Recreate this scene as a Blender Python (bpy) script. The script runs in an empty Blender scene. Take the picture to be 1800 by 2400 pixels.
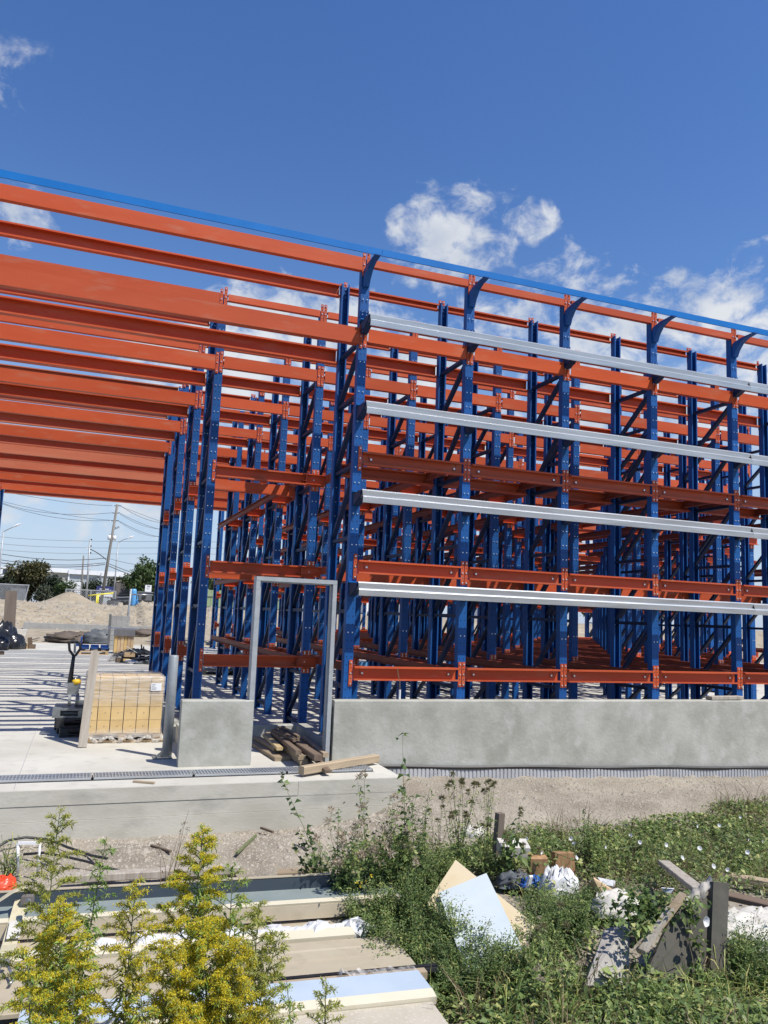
import bpy, math, random
import numpy as np
from mathutils import Vector, Matrix
S = bpy.context.scene
COL = S.collection
random.seed(7)
rng = np.random.default_rng(11)
R = math.radians

# ---------------------------------------------------------------- camera
CAM = np.array([-3.1377, -9.5234, 1.7781])
FPX, YAW, PITCH, ROLL = 1856.0, 0.3547, 0.1296, 0.0399
fwh = Vector((math.sin(YAW), math.cos(YAW), 0))
cright = Vector((math.cos(YAW), -math.sin(YAW), 0))
cfwd = fwh * math.cos(PITCH) + Vector((0, 0, 1)) * math.sin(PITCH)
cup = Vector((0, 0, 1)) * math.cos(PITCH) - fwh * math.sin(PITCH)
cr = cright * math.cos(ROLL) + cup * math.sin(ROLL)
cu = cup * math.cos(ROLL) - cright * math.sin(ROLL)
cd = bpy.data.cameras.new('camera')
cam = bpy.data.objects.new('camera', cd)
COL.objects.link(cam)
m3 = Matrix((cr, cu, -cfwd)).transposed()
cam.matrix_world = Matrix.Translation(Vector(CAM)) @ m3.to_4x4()
cd.sensor_fit = 'VERTICAL'
cd.sensor_height = 24.0
cd.lens = 24.0 * FPX / 2400.0
cd.clip_start = 0.05
cd.clip_end = 3000
S.camera = cam

def ray(px, py):
    a, b = px - 900.0, py - 1200.0
    d = np.array(cfwd) * FPX + np.array(cr) * a - np.array(cu) * b
    return d / np.linalg.norm(d)
def onz(px, py, z=0.0):
    d = ray(px, py); t = (z - CAM[2]) / d[2]
    return Vector(CAM + t * d)
def ony(px, py, y):
    d = ray(px, py); t = (y - CAM[1]) / d[1]
    return Vector(CAM + t * d)
def toimg(P):
    P = np.atleast_2d(np.asarray(P, float)) - CAM
    z = P @ np.array(cfwd); x = P @ np.array(cr); y = P @ np.array(cu)
    return np.stack([900 + FPX * x / z, 1200 - FPX * y / z], 1)

# ---------------------------------------------------------------- light, sky
SUN = Vector((0.42, -0.517, 1.0)).normalized()
sl = bpy.data.lights.new('sun', 'SUN')
sl.energy = 4.6
sl.angle = R(0.53)
sl.color = (1.0, 0.955, 0.88)
so = bpy.data.objects.new('sun', sl)
COL.objects.link(so)
so.rotation_euler = SUN.to_track_quat('Z', 'Y').to_euler()
W = bpy.data.worlds.new('World')
S.world = W
W.use_nodes = True
S.view_settings.view_transform = 'Standard'
S.view_settings.look = 'None'
S.view_settings.exposure = 0.32
S.view_settings.gamma = 1.0
S.view_settings.use_curve_mapping = False
def world():
    nt = W.node_tree; N = nt.nodes; L = nt.links
    N.clear()
    out = N.new('ShaderNodeOutputWorld')
    sky = N.new('ShaderNodeTexSky')
    sky.sky_type = 'NISHITA'; sky.sun_disc = False
    sky.sun_elevation = math.asin(SUN.z)
    sky.sun_rotation = math.atan2(SUN.x, SUN.y)
    sky.air_density = 1.25; sky.dust_density = 0.15; sky.ozone_density = 3.2
    hs = N.new('ShaderNodeHueSaturation'); hs.inputs['Saturation'].default_value = 1.24; hs.inputs['Hue'].default_value = 0.513; hs.inputs['Value'].default_value = 1.3
    L.new(sky.outputs[0], hs.inputs['Color'])
    bg = N.new('ShaderNodeBackground'); bg.inputs[1].default_value = 0.085
    tc0 = N.new('ShaderNodeTexCoord'); n0 = N.new('ShaderNodeVectorMath'); n0.operation = 'NORMALIZE'
    L.new(tc0.outputs['Generated'], n0.inputs[0])
    s0 = N.new('ShaderNodeSeparateXYZ'); L.new(n0.outputs[0], s0.inputs[0])
    hz = N.new('ShaderNodeMapRange'); hz.interpolation_type = 'SMOOTHSTEP'   # pale blue air low down, the same all round
    hz.inputs[1].default_value = 0.36; hz.inputs[2].default_value = 0.0; hz.inputs[3].default_value = 0.0; hz.inputs[4].default_value = 0.85
    L.new(s0.outputs[2], hz.inputs[0])
    hm = N.new('ShaderNodeMix'); hm.data_type = 'RGBA'
    L.new(hz.outputs[0], hm.inputs['Factor']); L.new(hs.outputs[0], hm.inputs['A']); hm.inputs['B'].default_value = (4.5, 5.7, 7.9, 1)
    L.new(hm.outputs['Result'], bg.inputs[0])
    tc = N.new('ShaderNodeTexCoord')
    nrm = N.new('ShaderNodeVectorMath'); nrm.operation = 'NORMALIZE'
    L.new(tc.outputs['Generated'], nrm.inputs[0])
    V = nrm.outputs[0]
    def math_(op, a, b=None, c=None, clamp=False):
        n = N.new('ShaderNodeMath'); n.operation = op; n.use_clamp = clamp
        for i, v in enumerate((a, b, c)):
            if v is None: continue
            if isinstance(v, (int, float)): n.inputs[i].default_value = v
            else: L.new(v, n.inputs[i])
        return n.outputs[0]
    blobs = [  # photo direction (px), radius (px), strength
        (1000, 560, 105, .95), (1085, 530, 80, .95), (1250, 525, 50, .8), (1120, 595, 60, .7), (965, 525, 50, .75), (1190, 500, 45, .5), (1172, 535, 70, .72), (1215, 530, 45, .7),
        (1320, 645, 80, .52), (1400, 600, 45, .42), (1585, 695, 65, .72), (1510, 770, 110, .8), (1755, 690, 85, .72),
        (1800, 800, 130, .82), (1930, 640, 110, .75), (1240, 750, 80, .72), (1010, 650, 70, .5), (1640, 830, 130, .85), (1330, 790, 90, .5),
        (50, 225, 70, .42), (0, 310, 30, .5), (40, 520, 75, .48), (20, 395, 50, .4), (150, 590, 60, .3),
        (690, 850, 170, .95), (900, 930, 190, .95), (520, 850, 130, .95), (1150, 880, 150, .85), (1100, 1010, 170, .9), (480, 960, 130, .8), (150, 1190, 150, .55), (330, 1160, 110, .6), (40, 1120, 90, .5), (60, 1290, 90, .4), (330, 880, 100, .8), (1400, 900, 170, .9), (1600, 930, 170, .9), (700, 1050, 200, .8), (1300, 1050, 220, .85), (1000, 1180, 260, .8)]
    acc = None
    for (px, py, rad, st) in blobs:
        d = ray(px, py)
        dt = N.new('ShaderNodeVectorMath'); dt.operation = 'DOT_PRODUCT'
        L.new(V, dt.inputs[0]); dt.inputs[1].default_value = d
        mr = N.new('ShaderNodeMapRange'); mr.interpolation_type = 'SMOOTHSTEP'
        mr.inputs[1].default_value = math.cos(rad * 1.75 / FPX); mr.inputs[2].default_value = math.cos(rad * 0.1 / FPX)
        mr.inputs[3].default_value = 0; mr.inputs[4].default_value = st
        L.new(dt.outputs['Value'], mr.inputs[0])
        acc = mr.outputs[0] if acc is None else math_('MAXIMUM', acc, mr.outputs[0])
    sep = N.new('ShaderNodeSeparateXYZ'); L.new(V, sep.inputs[0])
    # scattered fair-weather cloud all round the low sky, behind the camera too
    band = N.new('ShaderNodeMapRange'); band.interpolation_type = 'SMOOTHSTEP'
    band.inputs[1].default_value = 0.30; band.inputs[2].default_value = 0.02
    band.inputs[3].default_value = 0.0; band.inputs[4].default_value = 0.42
    L.new(sep.outputs[2], band.inputs[0])
    acc = math_('MAXIMUM', acc, band.outputs[0])
    def noise(sc, det, rough, dist, sz=1.0):
        mp = N.new('ShaderNodeMapping'); mp.inputs['Scale'].default_value = (1, 1, sz)
        L.new(V, mp.inputs['Vector'])
        n = N.new('ShaderNodeTexNoise'); n.inputs['Scale'].default_value = sc; n.inputs['Detail'].default_value = det
        n.inputs['Roughness'].default_value = rough; n.inputs['Distortion'].default_value = dist
        L.new(mp.outputs[0], n.inputs['Vector'])
        return n.outputs[0]
    n1 = noise(9.0, 9, 0.60, 0.35, 1.5)
    n2 = noise(26.0, 8, 0.62, 0.5, 1.3)
    nn = math_('ADD', math_('MULTIPLY', n1, 0.6), math_('MULTIPLY', n2, 0.4))
    dens = math_('ADD', math_('MULTIPLY', math_('SUBTRACT', nn, 0.5), 3.4), math_('SUBTRACT', acc, 0.50))
    sm = N.new('ShaderNodeMapRange'); sm.interpolation_type = 'SMOOTHSTEP'
    sm.inputs[1].default_value = 0.0; sm.inputs[2].default_value = 0.55; sm.inputs[3].default_value = 0.0; sm.inputs[4].default_value = 0.93
    L.new(dens, sm.inputs[0])
    fac = math_('MULTIPLY', sm.outputs[0], math_('MINIMUM', math_('MULTIPLY', acc, 3.0), 1.0))
    n3 = noise(14.0, 5, 0.5, 0.2, 1.0)
    cr_ = N.new('ShaderNodeValToRGB')
    cr_.color_ramp.elements[0].position = 0.36; cr_.color_ramp.elements[0].color = (0.50, 0.56, 0.66, 1)
    cr_.color_ramp.elements[1].position = 0.60; cr_.color_ramp.elements[1].color = (0.74, 0.76, 0.79, 1)
    L.new(n3, cr_.inputs[0])
    bc = N.new('ShaderNodeBackground'); bc.inputs[1].default_value = 0.86
    L.new(cr_.outputs[0], bc.inputs[0])
    mx = N.new('ShaderNodeMixShader')
    L.new(fac, mx.inputs[0]); L.new(bg.outputs[0], mx.inputs[1]); L.new(bc.outputs[0], mx.inputs[2])
    L.new(mx.outputs[0], out.inputs[0])
world()
S.cycles.max_bounces = 6
S.cycles.transparent_max_bounces = 12
S.cycles.use_denoising = True

# ---------------------------------------------------------------- materials
MATS = {}
def pm(name, c1, c2=None, scale=4.0, rough=0.6, metal=0.0, bump=0.0, bscale=40.0, detail=6.0, stretch=(1, 1, 1),
       c3=None, s3=60.0, f3=0.3, spec=0.5, coords='Object', objvar=0.0, ramp=(0.35, 0.65)):
    """procedural paint / concrete / wood: two-colour noise, speckle, bump"""
    m = bpy.data.materials.new(name); m.use_nodes = True
    nt = m.node_tree; N = nt.nodes; L = nt.links
    b = N['Principled BSDF']
    b.inputs['Roughness'].default_value = rough; b.inputs['Metallic'].default_value = metal
    b.inputs['Specular IOR Level'].default_value = spec
    tc = N.new('ShaderNodeTexCoord')
    mp = N.new('ShaderNodeMapping'); mp.inputs['Scale'].default_value = stretch
    L.new(tc.outputs[coords], mp.inputs['Vector'])
    src = mp.outputs[0]
    if objvar:
        oi = N.new('ShaderNodeObjectInfo')
        va = N.new('ShaderNodeVectorMath'); va.operation = 'MULTIPLY_ADD'
        cx = N.new('ShaderNodeCombineXYZ')
        for i in range(3): L.new(oi.outputs['Random'], cx.inputs[i])
        L.new(cx.outputs[0], va.inputs[0]); va.inputs[1].default_value = (37, 53, 71); L.new(src, va.inputs[2])
        src = va.outputs[0]
    n = N.new('ShaderNodeTexNoise'); n.inputs['Scale'].default_value = scale; n.inputs['Detail'].default_value = detail
    n.inputs['Roughness'].default_value = 0.6
    L.new(src, n.inputs['Vector'])
    rp = N.new('ShaderNodeValToRGB')
    rp.color_ramp.elements[0].position = ramp[0]; rp.color_ramp.elements[1].position = ramp[1]
    rp.color_ramp.elements[0].color = (*c1, 1); rp.color_ramp.elements[1].color = (*(c2 or c1), 1)
    L.new(n.outputs[0], rp.inputs[0])
    col = rp.outputs[0]
    if c3:
        n3 = N.new('ShaderNodeTexNoise'); n3.inputs['Scale'].default_value = s3; n3.inputs['Detail'].default_value = 4
        L.new(src, n3.inputs['Vector'])
        r3 = N.new('ShaderNodeValToRGB'); r3.color_ramp.elements[0].position = 0.55; r3.color_ramp.elements[1].position = 0.72
        r3.color_ramp.elements[0].color = (0, 0, 0, 1); r3.color_ramp.elements[1].color = (f3, f3, f3, 1)
        L.new(n3.outputs[0], r3.inputs[0])
        mx = N.new('ShaderNodeMix'); mx.data_type = 'RGBA'
        L.new(r3.outputs[0], mx.inputs['Factor']); L.new(col, mx.inputs['A']); mx.inputs['B'].default_value = (*c3, 1)
        col = mx.outputs['Result']
    if objvar:
        hv = N.new('ShaderNodeHueSaturation')
        mr = N.new('ShaderNodeMapRange'); mr.inputs[3].default_value = 1 - objvar; mr.inputs[4].default_value = 1 + objvar
        L.new(oi.outputs['Random'], mr.inputs[0]); L.new(mr.outputs[0], hv.inputs['Value']); L.new(col, hv.inputs['Color'])
        col = hv.outputs[0]
    L.new(col, b.inputs['Base Color'])
    if bump:
        nb = N.new('ShaderNodeTexNoise'); nb.inputs['Scale'].default_value = bscale; nb.inputs['Detail'].default_value = 5
        L.new(src, nb.inputs['Vector'])
        bp = N.new('ShaderNodeBump'); bp.inputs['Strength'].default_value = bump; bp.inputs['Distance'].default_value = 0.02
        L.new(nb.outputs[0], bp.inputs['Height']); L.new(bp.outputs[0], b.inputs['Normal'])
    MATS[name] = m
    return m

def leafmat(name, stops, rough=0.55, trans=0.35):
    m = bpy.data.materials.new(name); m.use_nodes = True
    nt = m.node_tree; N = nt.nodes; L = nt.links
    b = N['Principled BSDF']; b.inputs['Roughness'].default_value = rough; b.inputs['Specular IOR Level'].default_value = 0.35
    g = N.new('ShaderNodeNewGeometry')
    rp = N.new('ShaderNodeValToRGB')
    els = rp.color_ramp.elements
    els[0].position = stops[0][0]; els[0].color = (*stops[0][1], 1)
    els[1].position = stops[-1][0]; els[1].color = (*stops[-1][1], 1)
    for p, c in stops[1:-1]:
        e = els.new(p); e.color = (*c, 1)
    L.new(g.outputs['Random Per Island'], rp.inputs[0]); L.new(rp.outputs[0], b.inputs['Base Color'])
    if trans:
        t = N.new('ShaderNodeBsdfTranslucent'); mx = N.new('ShaderNodeMixShader'); mx.inputs[0].default_value = trans
        L.new(rp.outputs[0], t.inputs[0]); L.new(b.outputs[0], mx.inputs[1]); L.new(t.outputs[0], mx.inputs[2])
        L.new(mx.outputs[0], N['Material Output'].inputs[0])
    MATS[name] = m
    return m

def postmat(name, c1, c2):
    """blue enamel with two columns of punched holes on a 0.1 m pitch (object z, |x|=0.028)"""
    m = pm(name, c1, c2, spec=0.28, scale=2.5, rough=0.45, bump=0.05, bscale=60, objvar=0.12, stretch=(1, 1, 0.5))
    nt = m.node_tree; N = nt.nodes; L = nt.links
    b = N['Principled BSDF']
    old = b.inputs['Base Color'].links[0].from_socket
    tc = N.new('ShaderNodeTexCoord'); sx = N.new('ShaderNodeSeparateXYZ'); L.new(tc.outputs['Object'], sx.inputs[0])
    def mt(op, a, b_=None):
        n = N.new('ShaderNodeMath'); n.operation = op
        for i, v in enumerate((a, b_)):
            if v is None: continue
            if isinstance(v, (int, float)): n.inputs[i].default_value = v
            else: L.new(v, n.inputs[i])
        return n.outputs[0]
    ax = mt('SUBTRACT', mt('ABSOLUTE', sx.outputs[0]), 0.028)
    az = mt('SUBTRACT', mt('MODULO', sx.outputs[2], 0.1), 0.05)
    rr = mt('SQRT', mt('ADD', mt('MULTIPLY', ax, ax), mt('MULTIPLY', az, az)))
    hole = mt('LESS_THAN', rr, 0.0075)
    mx = N.new('ShaderNodeMix'); mx.data_type = 'RGBA'
    L.new(hole, mx.inputs['Factor']); L.new(old, mx.inputs['A']); mx.inputs['B'].default_value = (0.004, 0.006, 0.012, 1)
    L.new(mx.outputs['Result'], b.inputs['Base Color'])
    return m

postmat('blue_post', (0.007, 0.068, 0.235), (0.010, 0.083, 0.28))
pm('blue_paint', (0.008, 0.07, 0.25), (0.011, 0.085, 0.29), spec=0.25, scale=5, rough=0.4, objvar=0.1)
pm('navy_paint', (0.006, 0.020, 0.062), (0.009, 0.027, 0.078), spec=0.25, scale=6, rough=0.45, objvar=0.15)
pm('rail_blue', (0.008, 0.135, 0.42), (0.011, 0.155, 0.47), spec=0.25, scale=2, rough=0.4, bump=0.03)
pm('orange_paint', (0.46, 0.074, 0.023), (0.51, 0.092, 0.032), spec=0.25, scale=3, rough=0.42, bump=0.04, bscale=30, objvar=0.12,
   stretch=(0.25, 1, 1), c3=(0.45, 0.17, 0.10), s3=9, f3=0.5)
pm('orange_dusty', (0.44, 0.095, 0.042), (0.50, 0.155, 0.082), spec=0.25, scale=2.0, rough=0.6, bump=0.04, bscale=30, objvar=0.1,
   stretch=(0.12, 1, 1), c3=(0.34, 0.22, 0.13), s3=3, f3=0.45)
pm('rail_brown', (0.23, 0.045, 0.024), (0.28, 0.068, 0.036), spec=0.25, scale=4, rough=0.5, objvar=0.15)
pm('zinc_bolt', (0.75, 0.75, 0.74), (0.62, 0.62, 0.62), scale=30, rough=0.28, metal=0.75)
pm('galvanised', (0.40, 0.42, 0.44), (0.54, 0.56, 0.58), scale=7, rough=0.30, metal=0.6, c3=(0.45, 0.48, 0.5), s3=25, f3=0.4, stretch=(0.2, 2, 2), bump=0.06, bscale=14)
pm('primer_grey', (0.30, 0.32, 0.33), (0.36, 0.38, 0.39), scale=6, rough=0.45, metal=0.0, c3=(0.24, 0.25, 0.25), s3=14, f3=0.4)
pm('bollard_grey', (0.26, 0.28, 0.29), (0.34, 0.36, 0.37), scale=4, rough=0.5, metal=0.25, c3=(0.2, 0.2, 0.2), s3=30, f3=0.4)
pm('slab_concrete', (0.44, 0.42, 0.36), (0.55, 0.53, 0.465), scale=0.7, rough=0.85, bump=0.12, bscale=50, c3=(0.32, 0.30, 0.27), s3=5, f3=0.35)
pm('slab_edge', (0.40, 0.38, 0.315), (0.50, 0.48, 0.41), scale=1.6, rough=0.85, bump=0.12, bscale=30, c3=(0.25, 0.24, 0.21), s3=3, f3=0.5, stretch=(0.8, 1, 1.6))
pm('wall_concrete', (0.295, 0.29, 0.245), (0.42, 0.415, 0.365), scale=2.4, rough=0.85, bump=0.22, bscale=26, c3=(0.50, 0.49, 0.455), s3=3.8, f3=0.55, detail=10)
pm('membrane_black', (0.015, 0.015, 0.016), (0.03, 0.03, 0.03), scale=9, rough=0.5)
pm('membrane_grey', (0.36, 0.36, 0.365), (0.44, 0.44, 0.445), scale=5, rough=0.5, bump=0.2, bscale=60)
pm('lumber', (0.30, 0.225, 0.145), (0.40, 0.315, 0.21), scale=3, rough=0.75, bump=0.2, bscale=20, stretch=(0.15, 3, 3), objvar=0.25, c3=(0.18, 0.12, 0.07), s3=9, f3=0.4)
pm('lumber_grey', (0.30, 0.26, 0.21), (0.42, 0.38, 0.32), scale=5, rough=0.85, bump=0.3, bscale=22, stretch=(3, 3, 0.25), c3=(0.17, 0.13, 0.10), s3=6, f3=0.5)
pm('lumber_dark', (0.11, 0.075, 0.05), (0.18, 0.13, 0.09), scale=3, rough=0.8, bump=0.2, bscale=20, stretch=(0.2, 3, 3), objvar=0.2)
pm('lumber_yellow', (0.44, 0.32, 0.15), (0.52, 0.40, 0.22), scale=3, rough=0.7, bump=0.15, bscale=20, stretch=(0.2, 3, 3))
pm('pallet_wood', (0.33, 0.23, 0.13), (0.45, 0.33, 0.2), scale=4, rough=0.8, bump=0.2, bscale=20, objvar=0.2)
pm('carton', (0.58, 0.39, 0.15), (0.65, 0.46, 0.20), scale=3, rough=0.8, objvar=0.08, c3=(0.50, 0.32, 0.12), s3=8, f3=0.4)
pm('carton_plain', (0.45, 0.32, 0.18), (0.52, 0.38, 0.23), scale=5, rough=0.8, objvar=0.15)
pm('black_plastic', (0.012, 0.013, 0.015), (0.022, 0.024, 0.028), scale=6, rough=0.22, bump=0.5, bscale=9)
pm('black_matte', (0.014, 0.014, 0.016), (0.03, 0.03, 0.03), scale=8, rough=0.6, bump=0.2, bscale=25)
pm('jack_grey', (0.16, 0.17, 0.17), (0.26, 0.27, 0.27), scale=12, rough=0.45, metal=0.4)
pm('yellow_plastic', (0.72, 0.42, 0.02), (0.78, 0.5, 0.03), scale=8, rough=0.4)
pm('tan_panel', (0.41, 0.35, 0.25), (0.46, 0.40, 0.29), scale=3, rough=0.42, c3=(0.30, 0.25, 0.175), s3=6, f3=0.5)
pm('cream_panel', (0.60, 0.545, 0.40), (0.66, 0.60, 0.46), scale=3, rough=0.45)
pm('film_blue', (0.41, 0.49, 0.57), (0.47, 0.55, 0.63), scale=2, rough=0.25)
pm('slate_blue', (0.040, 0.056, 0.072), (0.05, 0.066, 0.082), scale=3, rough=0.35)
pm('floor_pale_blue', (0.215, 0.255, 0.245), (0.26, 0.30, 0.285), scale=3, rough=0.35)
pm('speckled_panel', (0.44, 0.39, 0.30), (0.49, 0.44, 0.35), scale=5, rough=0.6, c3=(0.62, 0.58, 0.5), s3=60, f3=0.7)
pm('white_plastic', (0.58, 0.58, 0.57), (0.68, 0.68, 0.67), scale=5, rough=0.35, bump=0.6, bscale=10)
pm('white_foam', (0.50, 0.475, 0.42), (0.60, 0.575, 0.52), scale=6, rough=0.8, bump=0.3, bscale=14, c3=(0.5, 0.45, 0.37), s3=9, f3=0.4)
pm('dirty_fabric', (0.34, 0.31, 0.27), (0.46, 0.43, 0.38), scale=9, rough=0.9, bump=0.6, bscale=12, c3=(0.24, 0.2, 0.16), s3=7, f3=0.5)
pm('strap_tan', (0.45, 0.40, 0.27), (0.53, 0.48, 0.33), scale=8, rough=0.8, stretch=(8, 8, 8))
pm('tan_board', (0.55, 0.45, 0.28), (0.61, 0.51, 0.34), scale=3, rough=0.7, c3=(0.48, 0.38, 0.22), s3=7, f3=0.25)
pm('pale_board', (0.50, 0.56, 0.57), (0.56, 0.61, 0.62), scale=3, rough=0.5)
pm('timber_end', (0.23, 0.125, 0.055), (0.36, 0.21, 0.10), scale=9, rough=0.8, bump=0.2, bscale=20, stretch=(3, 1, 1), objvar=0.15)
pm('ply_dark', (0.05, 0.046, 0.036), (0.085, 0.078, 0.06), scale=4, rough=0.8, bump=0.2, bscale=16, c3=(0.045, 0.05, 0.035), s3=6, f3=0.6)
pm('ply_grey', (0.26, 0.24, 0.21), (0.36, 0.335, 0.30), scale=5, rough=0.8, bump=0.3, bscale=16, stretch=(1, 4, 1), c3=(0.17, 0.15, 0.12), s3=5, f3=0.4)
pm('blue_plastic', (0.03, 0.12, 0.42), (0.04, 0.15, 0.5), scale=6, rough=0.35)
pm('red_plastic', (0.62, 0.06, 0.02), (0.68, 0.08, 0.03), scale=4, rough=0.35)
pm('steel_grey', (0.30, 0.31, 0.32), (0.40, 0.41, 0.42), scale=15, rough=0.35, metal=0.7)
pm('white_metal', (0.66, 0.66, 0.66), (0.74, 0.74, 0.74), scale=8, rough=0.35)
pm('tank_blue', (0.10, 0.33, 0.62), (0.13, 0.38, 0.68), scale=4, rough=0.4)
pm('banner_navy', (0.02, 0.03, 0.13), (0.03, 0.04, 0.16), scale=4, rough=0.5)
pm('rail_yellow', (0.72, 0.62, 0.06), (0.78, 0.68, 0.09), scale=4, rough=0.5)
pm('trailer_grey', (0.09, 0.095, 0.10), (0.15, 0.155, 0.16), scale=3, rough=0.6)
pm('rust_grey', (0.11, 0.095, 0.09), (0.17, 0.15, 0.14), scale=3, rough=0.8)
pm('fence_green', (0.22, 0.30, 0.16), (0.27, 0.35, 0.19), scale=2, rough=0.6)
pm('build_white', (0.70, 0.71, 0.72), (0.78, 0.79, 0.8), scale=1, rough=0.6)
pm('build_grey', (0.36, 0.39, 0.40), (0.41, 0.44, 0.45), scale=0.5, rough=0.7)
pm('build_tan', (0.34, 0.325, 0.28), (0.39, 0.37, 0.32), scale=0.5, rough=0.7)
pm('window_dark', (0.03, 0.04, 0.06), (0.05, 0.06, 0.08), scale=1, rough=0.15)
pm('pole_wood', (0.15, 0.138, 0.12), (0.23, 0.21, 0.185), scale=2, rough=0.9, stretch=(3, 3, 0.3))
pm('pole_metal', (0.33, 0.34, 0.35), (0.42, 0.43, 0.44), scale=3, rough=0.5, metal=0.3)
pm('wire_dark', (0.06, 0.06, 0.065), (0.08, 0.08, 0.085), scale=3, rough=0.6)
pm('block_concrete', (0.30, 0.30, 0.29), (0.37, 0.37, 0.355), scale=3, rough=0.9, bump=0.2, bscale=20, objvar=0.1)
pm('tarp_brown', (0.085, 0.065, 0.05), (0.13, 0.10, 0.08), scale=2, rough=0.7, bump=0.5, bscale=6)
pm('tarp_slate', (0.07, 0.08, 0.09), (0.11, 0.12, 0.13), scale=2, rough=0.6, bump=0.5, bscale=6)
pm('board_brown', (0.135, 0.105, 0.08), (0.18, 0.145, 0.115), scale=2, rough=0.7, stretch=(3, 3, 0.4))
pm('ink_shade_black', (0.02, 0.02, 0.025), (0.03, 0.03, 0.035), scale=5, rough=0.7)
pm('ink_grey', (0.30, 0.30, 0.32), (0.36, 0.36, 0.38), scale=5, rough=0.7)
pm('paper_white', (0.72, 0.72, 0.72), (0.8, 0.8, 0.8), scale=5, rough=0.6)
pm('hose_black', (0.016, 0.016, 0.018), (0.03, 0.03, 0.03), scale=8, rough=0.45)
pm('stem_green', (0.10, 0.13, 0.05), (0.15, 0.16, 0.07), scale=12, rough=0.7)
pm('stem_brown', (0.14, 0.09, 0.05), (0.19, 0.13, 0.08), scale=12, rough=0.8)
pm('bark', (0.09, 0.07, 0.05), (0.14, 0.115, 0.09), scale=6, rough=0.9, bump=0.4, bscale=15)
pm('earth_clod', (0.27, 0.235, 0.185), (0.38, 0.34, 0.28), scale=14, rough=0.95, bump=0.4, bscale=40, objvar=0.15)
# ground: gravelly soil, lighter and sandier beyond the slab
def groundmat():
    m = pm('ground_soil', (0.20, 0.168, 0.125), (0.335, 0.295, 0.23), scale=1.4, rough=0.95, bump=0.9, bscale=34, detail=12,
           c3=(0.43, 0.39, 0.33), s3=38, f3=0.7, coords='Object')
    return m
groundmat()
pm('sand', (0.28, 0.23, 0.155), (0.385, 0.325, 0.235), scale=1.2, rough=0.95, bump=0.6, bscale=6, detail=10, c3=(0.17, 0.13, 0.085), s3=2.6, f3=0.75)
leafmat('leaf_golden', [(0, (0.114, 0.202, 0.044)), (0.5, (0.198, 0.320, 0.070)), (0.85, (0.313, 0.426, 0.099)), (1, (0.459, 0.474, 0.120))])
leafmat('leaf_olive', [(0, (0.178, 0.224, 0.053)), (0.5, (0.286, 0.321, 0.089)), (1, (0.428, 0.412, 0.134))])
leafmat('bloom_yellow', [(0, (0.50, 0.48, 0.06)), (0.45, (0.78, 0.66, 0.05)), (1, (0.90, 0.68, 0.035))], trans=0.5)
leafmat('bloom_green', [(0, (0.28, 0.33, 0.06)), (0.6, (0.44, 0.45, 0.07)), (1, (0.58, 0.51, 0.06))], trans=0.45)
leafmat('leaf_dark', [(0, (0.051, 0.090, 0.033)), (0.5, (0.109, 0.175, 0.049)), (0.85, (0.191, 0.263, 0.079)), (1, (0.333, 0.326, 0.115))])
leafmat('leaf_mid', [(0, (0.096, 0.146, 0.047)), (0.5, (0.176, 0.251, 0.074)), (0.85, (0.312, 0.375, 0.120)), (1, (0.513, 0.501, 0.197))])
leafmat('leaf_pale', [(0, (0.120, 0.162, 0.066)), (0.6, (0.215, 0.269, 0.115)), (1, (0.364, 0.377, 0.202))])
leafmat('leaf_dry', [(0, (0.13, 0.085, 0.045)), (0.6, (0.23, 0.165, 0.09)), (1, (0.36, 0.29, 0.18))])
leafmat('grass_blade', [(0, (0.133, 0.210, 0.053)), (0.6, (0.265, 0.357, 0.095)), (1, (0.617, 0.546, 0.210))])
leafmat('fluff', [(0, (0.36, 0.28, 0.18)), (0.6, (0.50, 0.41, 0.30)), (1, (0.66, 0.58, 0.47))], trans=0.4)
leafmat('seed_green', [(0, (0.17, 0.17, 0.08)), (1, (0.28, 0.24, 0.13))])
leafmat('petal_white', [(0, (0.74, 0.74, 0.74)), (1, (0.86, 0.86, 0.86))], trans=0.3)
leafmat('petal_yellow', [(0, (0.75, 0.55, 0.03)), (1, (0.8, 0.65, 0.05))], trans=0.2)
leafmat('tree_warm', [(0, (0.035, 0.042, 0.016)), (0.5, (0.075, 0.078, 0.028)), (0.85, (0.13, 0.12, 0.05)), (1, (0.2, 0.16, 0.08))], trans=0.2)
leafmat('tree_green', [(0, (0.028, 0.048, 0.016)), (0.5, (0.055, 0.09, 0.026)), (0.9, (0.10, 0.15, 0.045)), (1, (0.15, 0.2, 0.07))], trans=0.2)
leafmat('tree_dark', [(0, (0.018, 0.030, 0.016)), (0.6, (0.036, 0.055, 0.028)), (1, (0.062, 0.082, 0.042))], trans=0.1)
leafmat('tree_grey', [(0, (0.055, 0.065, 0.042)), (0.6, (0.085, 0.10, 0.062)), (1, (0.13, 0.14, 0.09))], trans=0.1)
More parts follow.
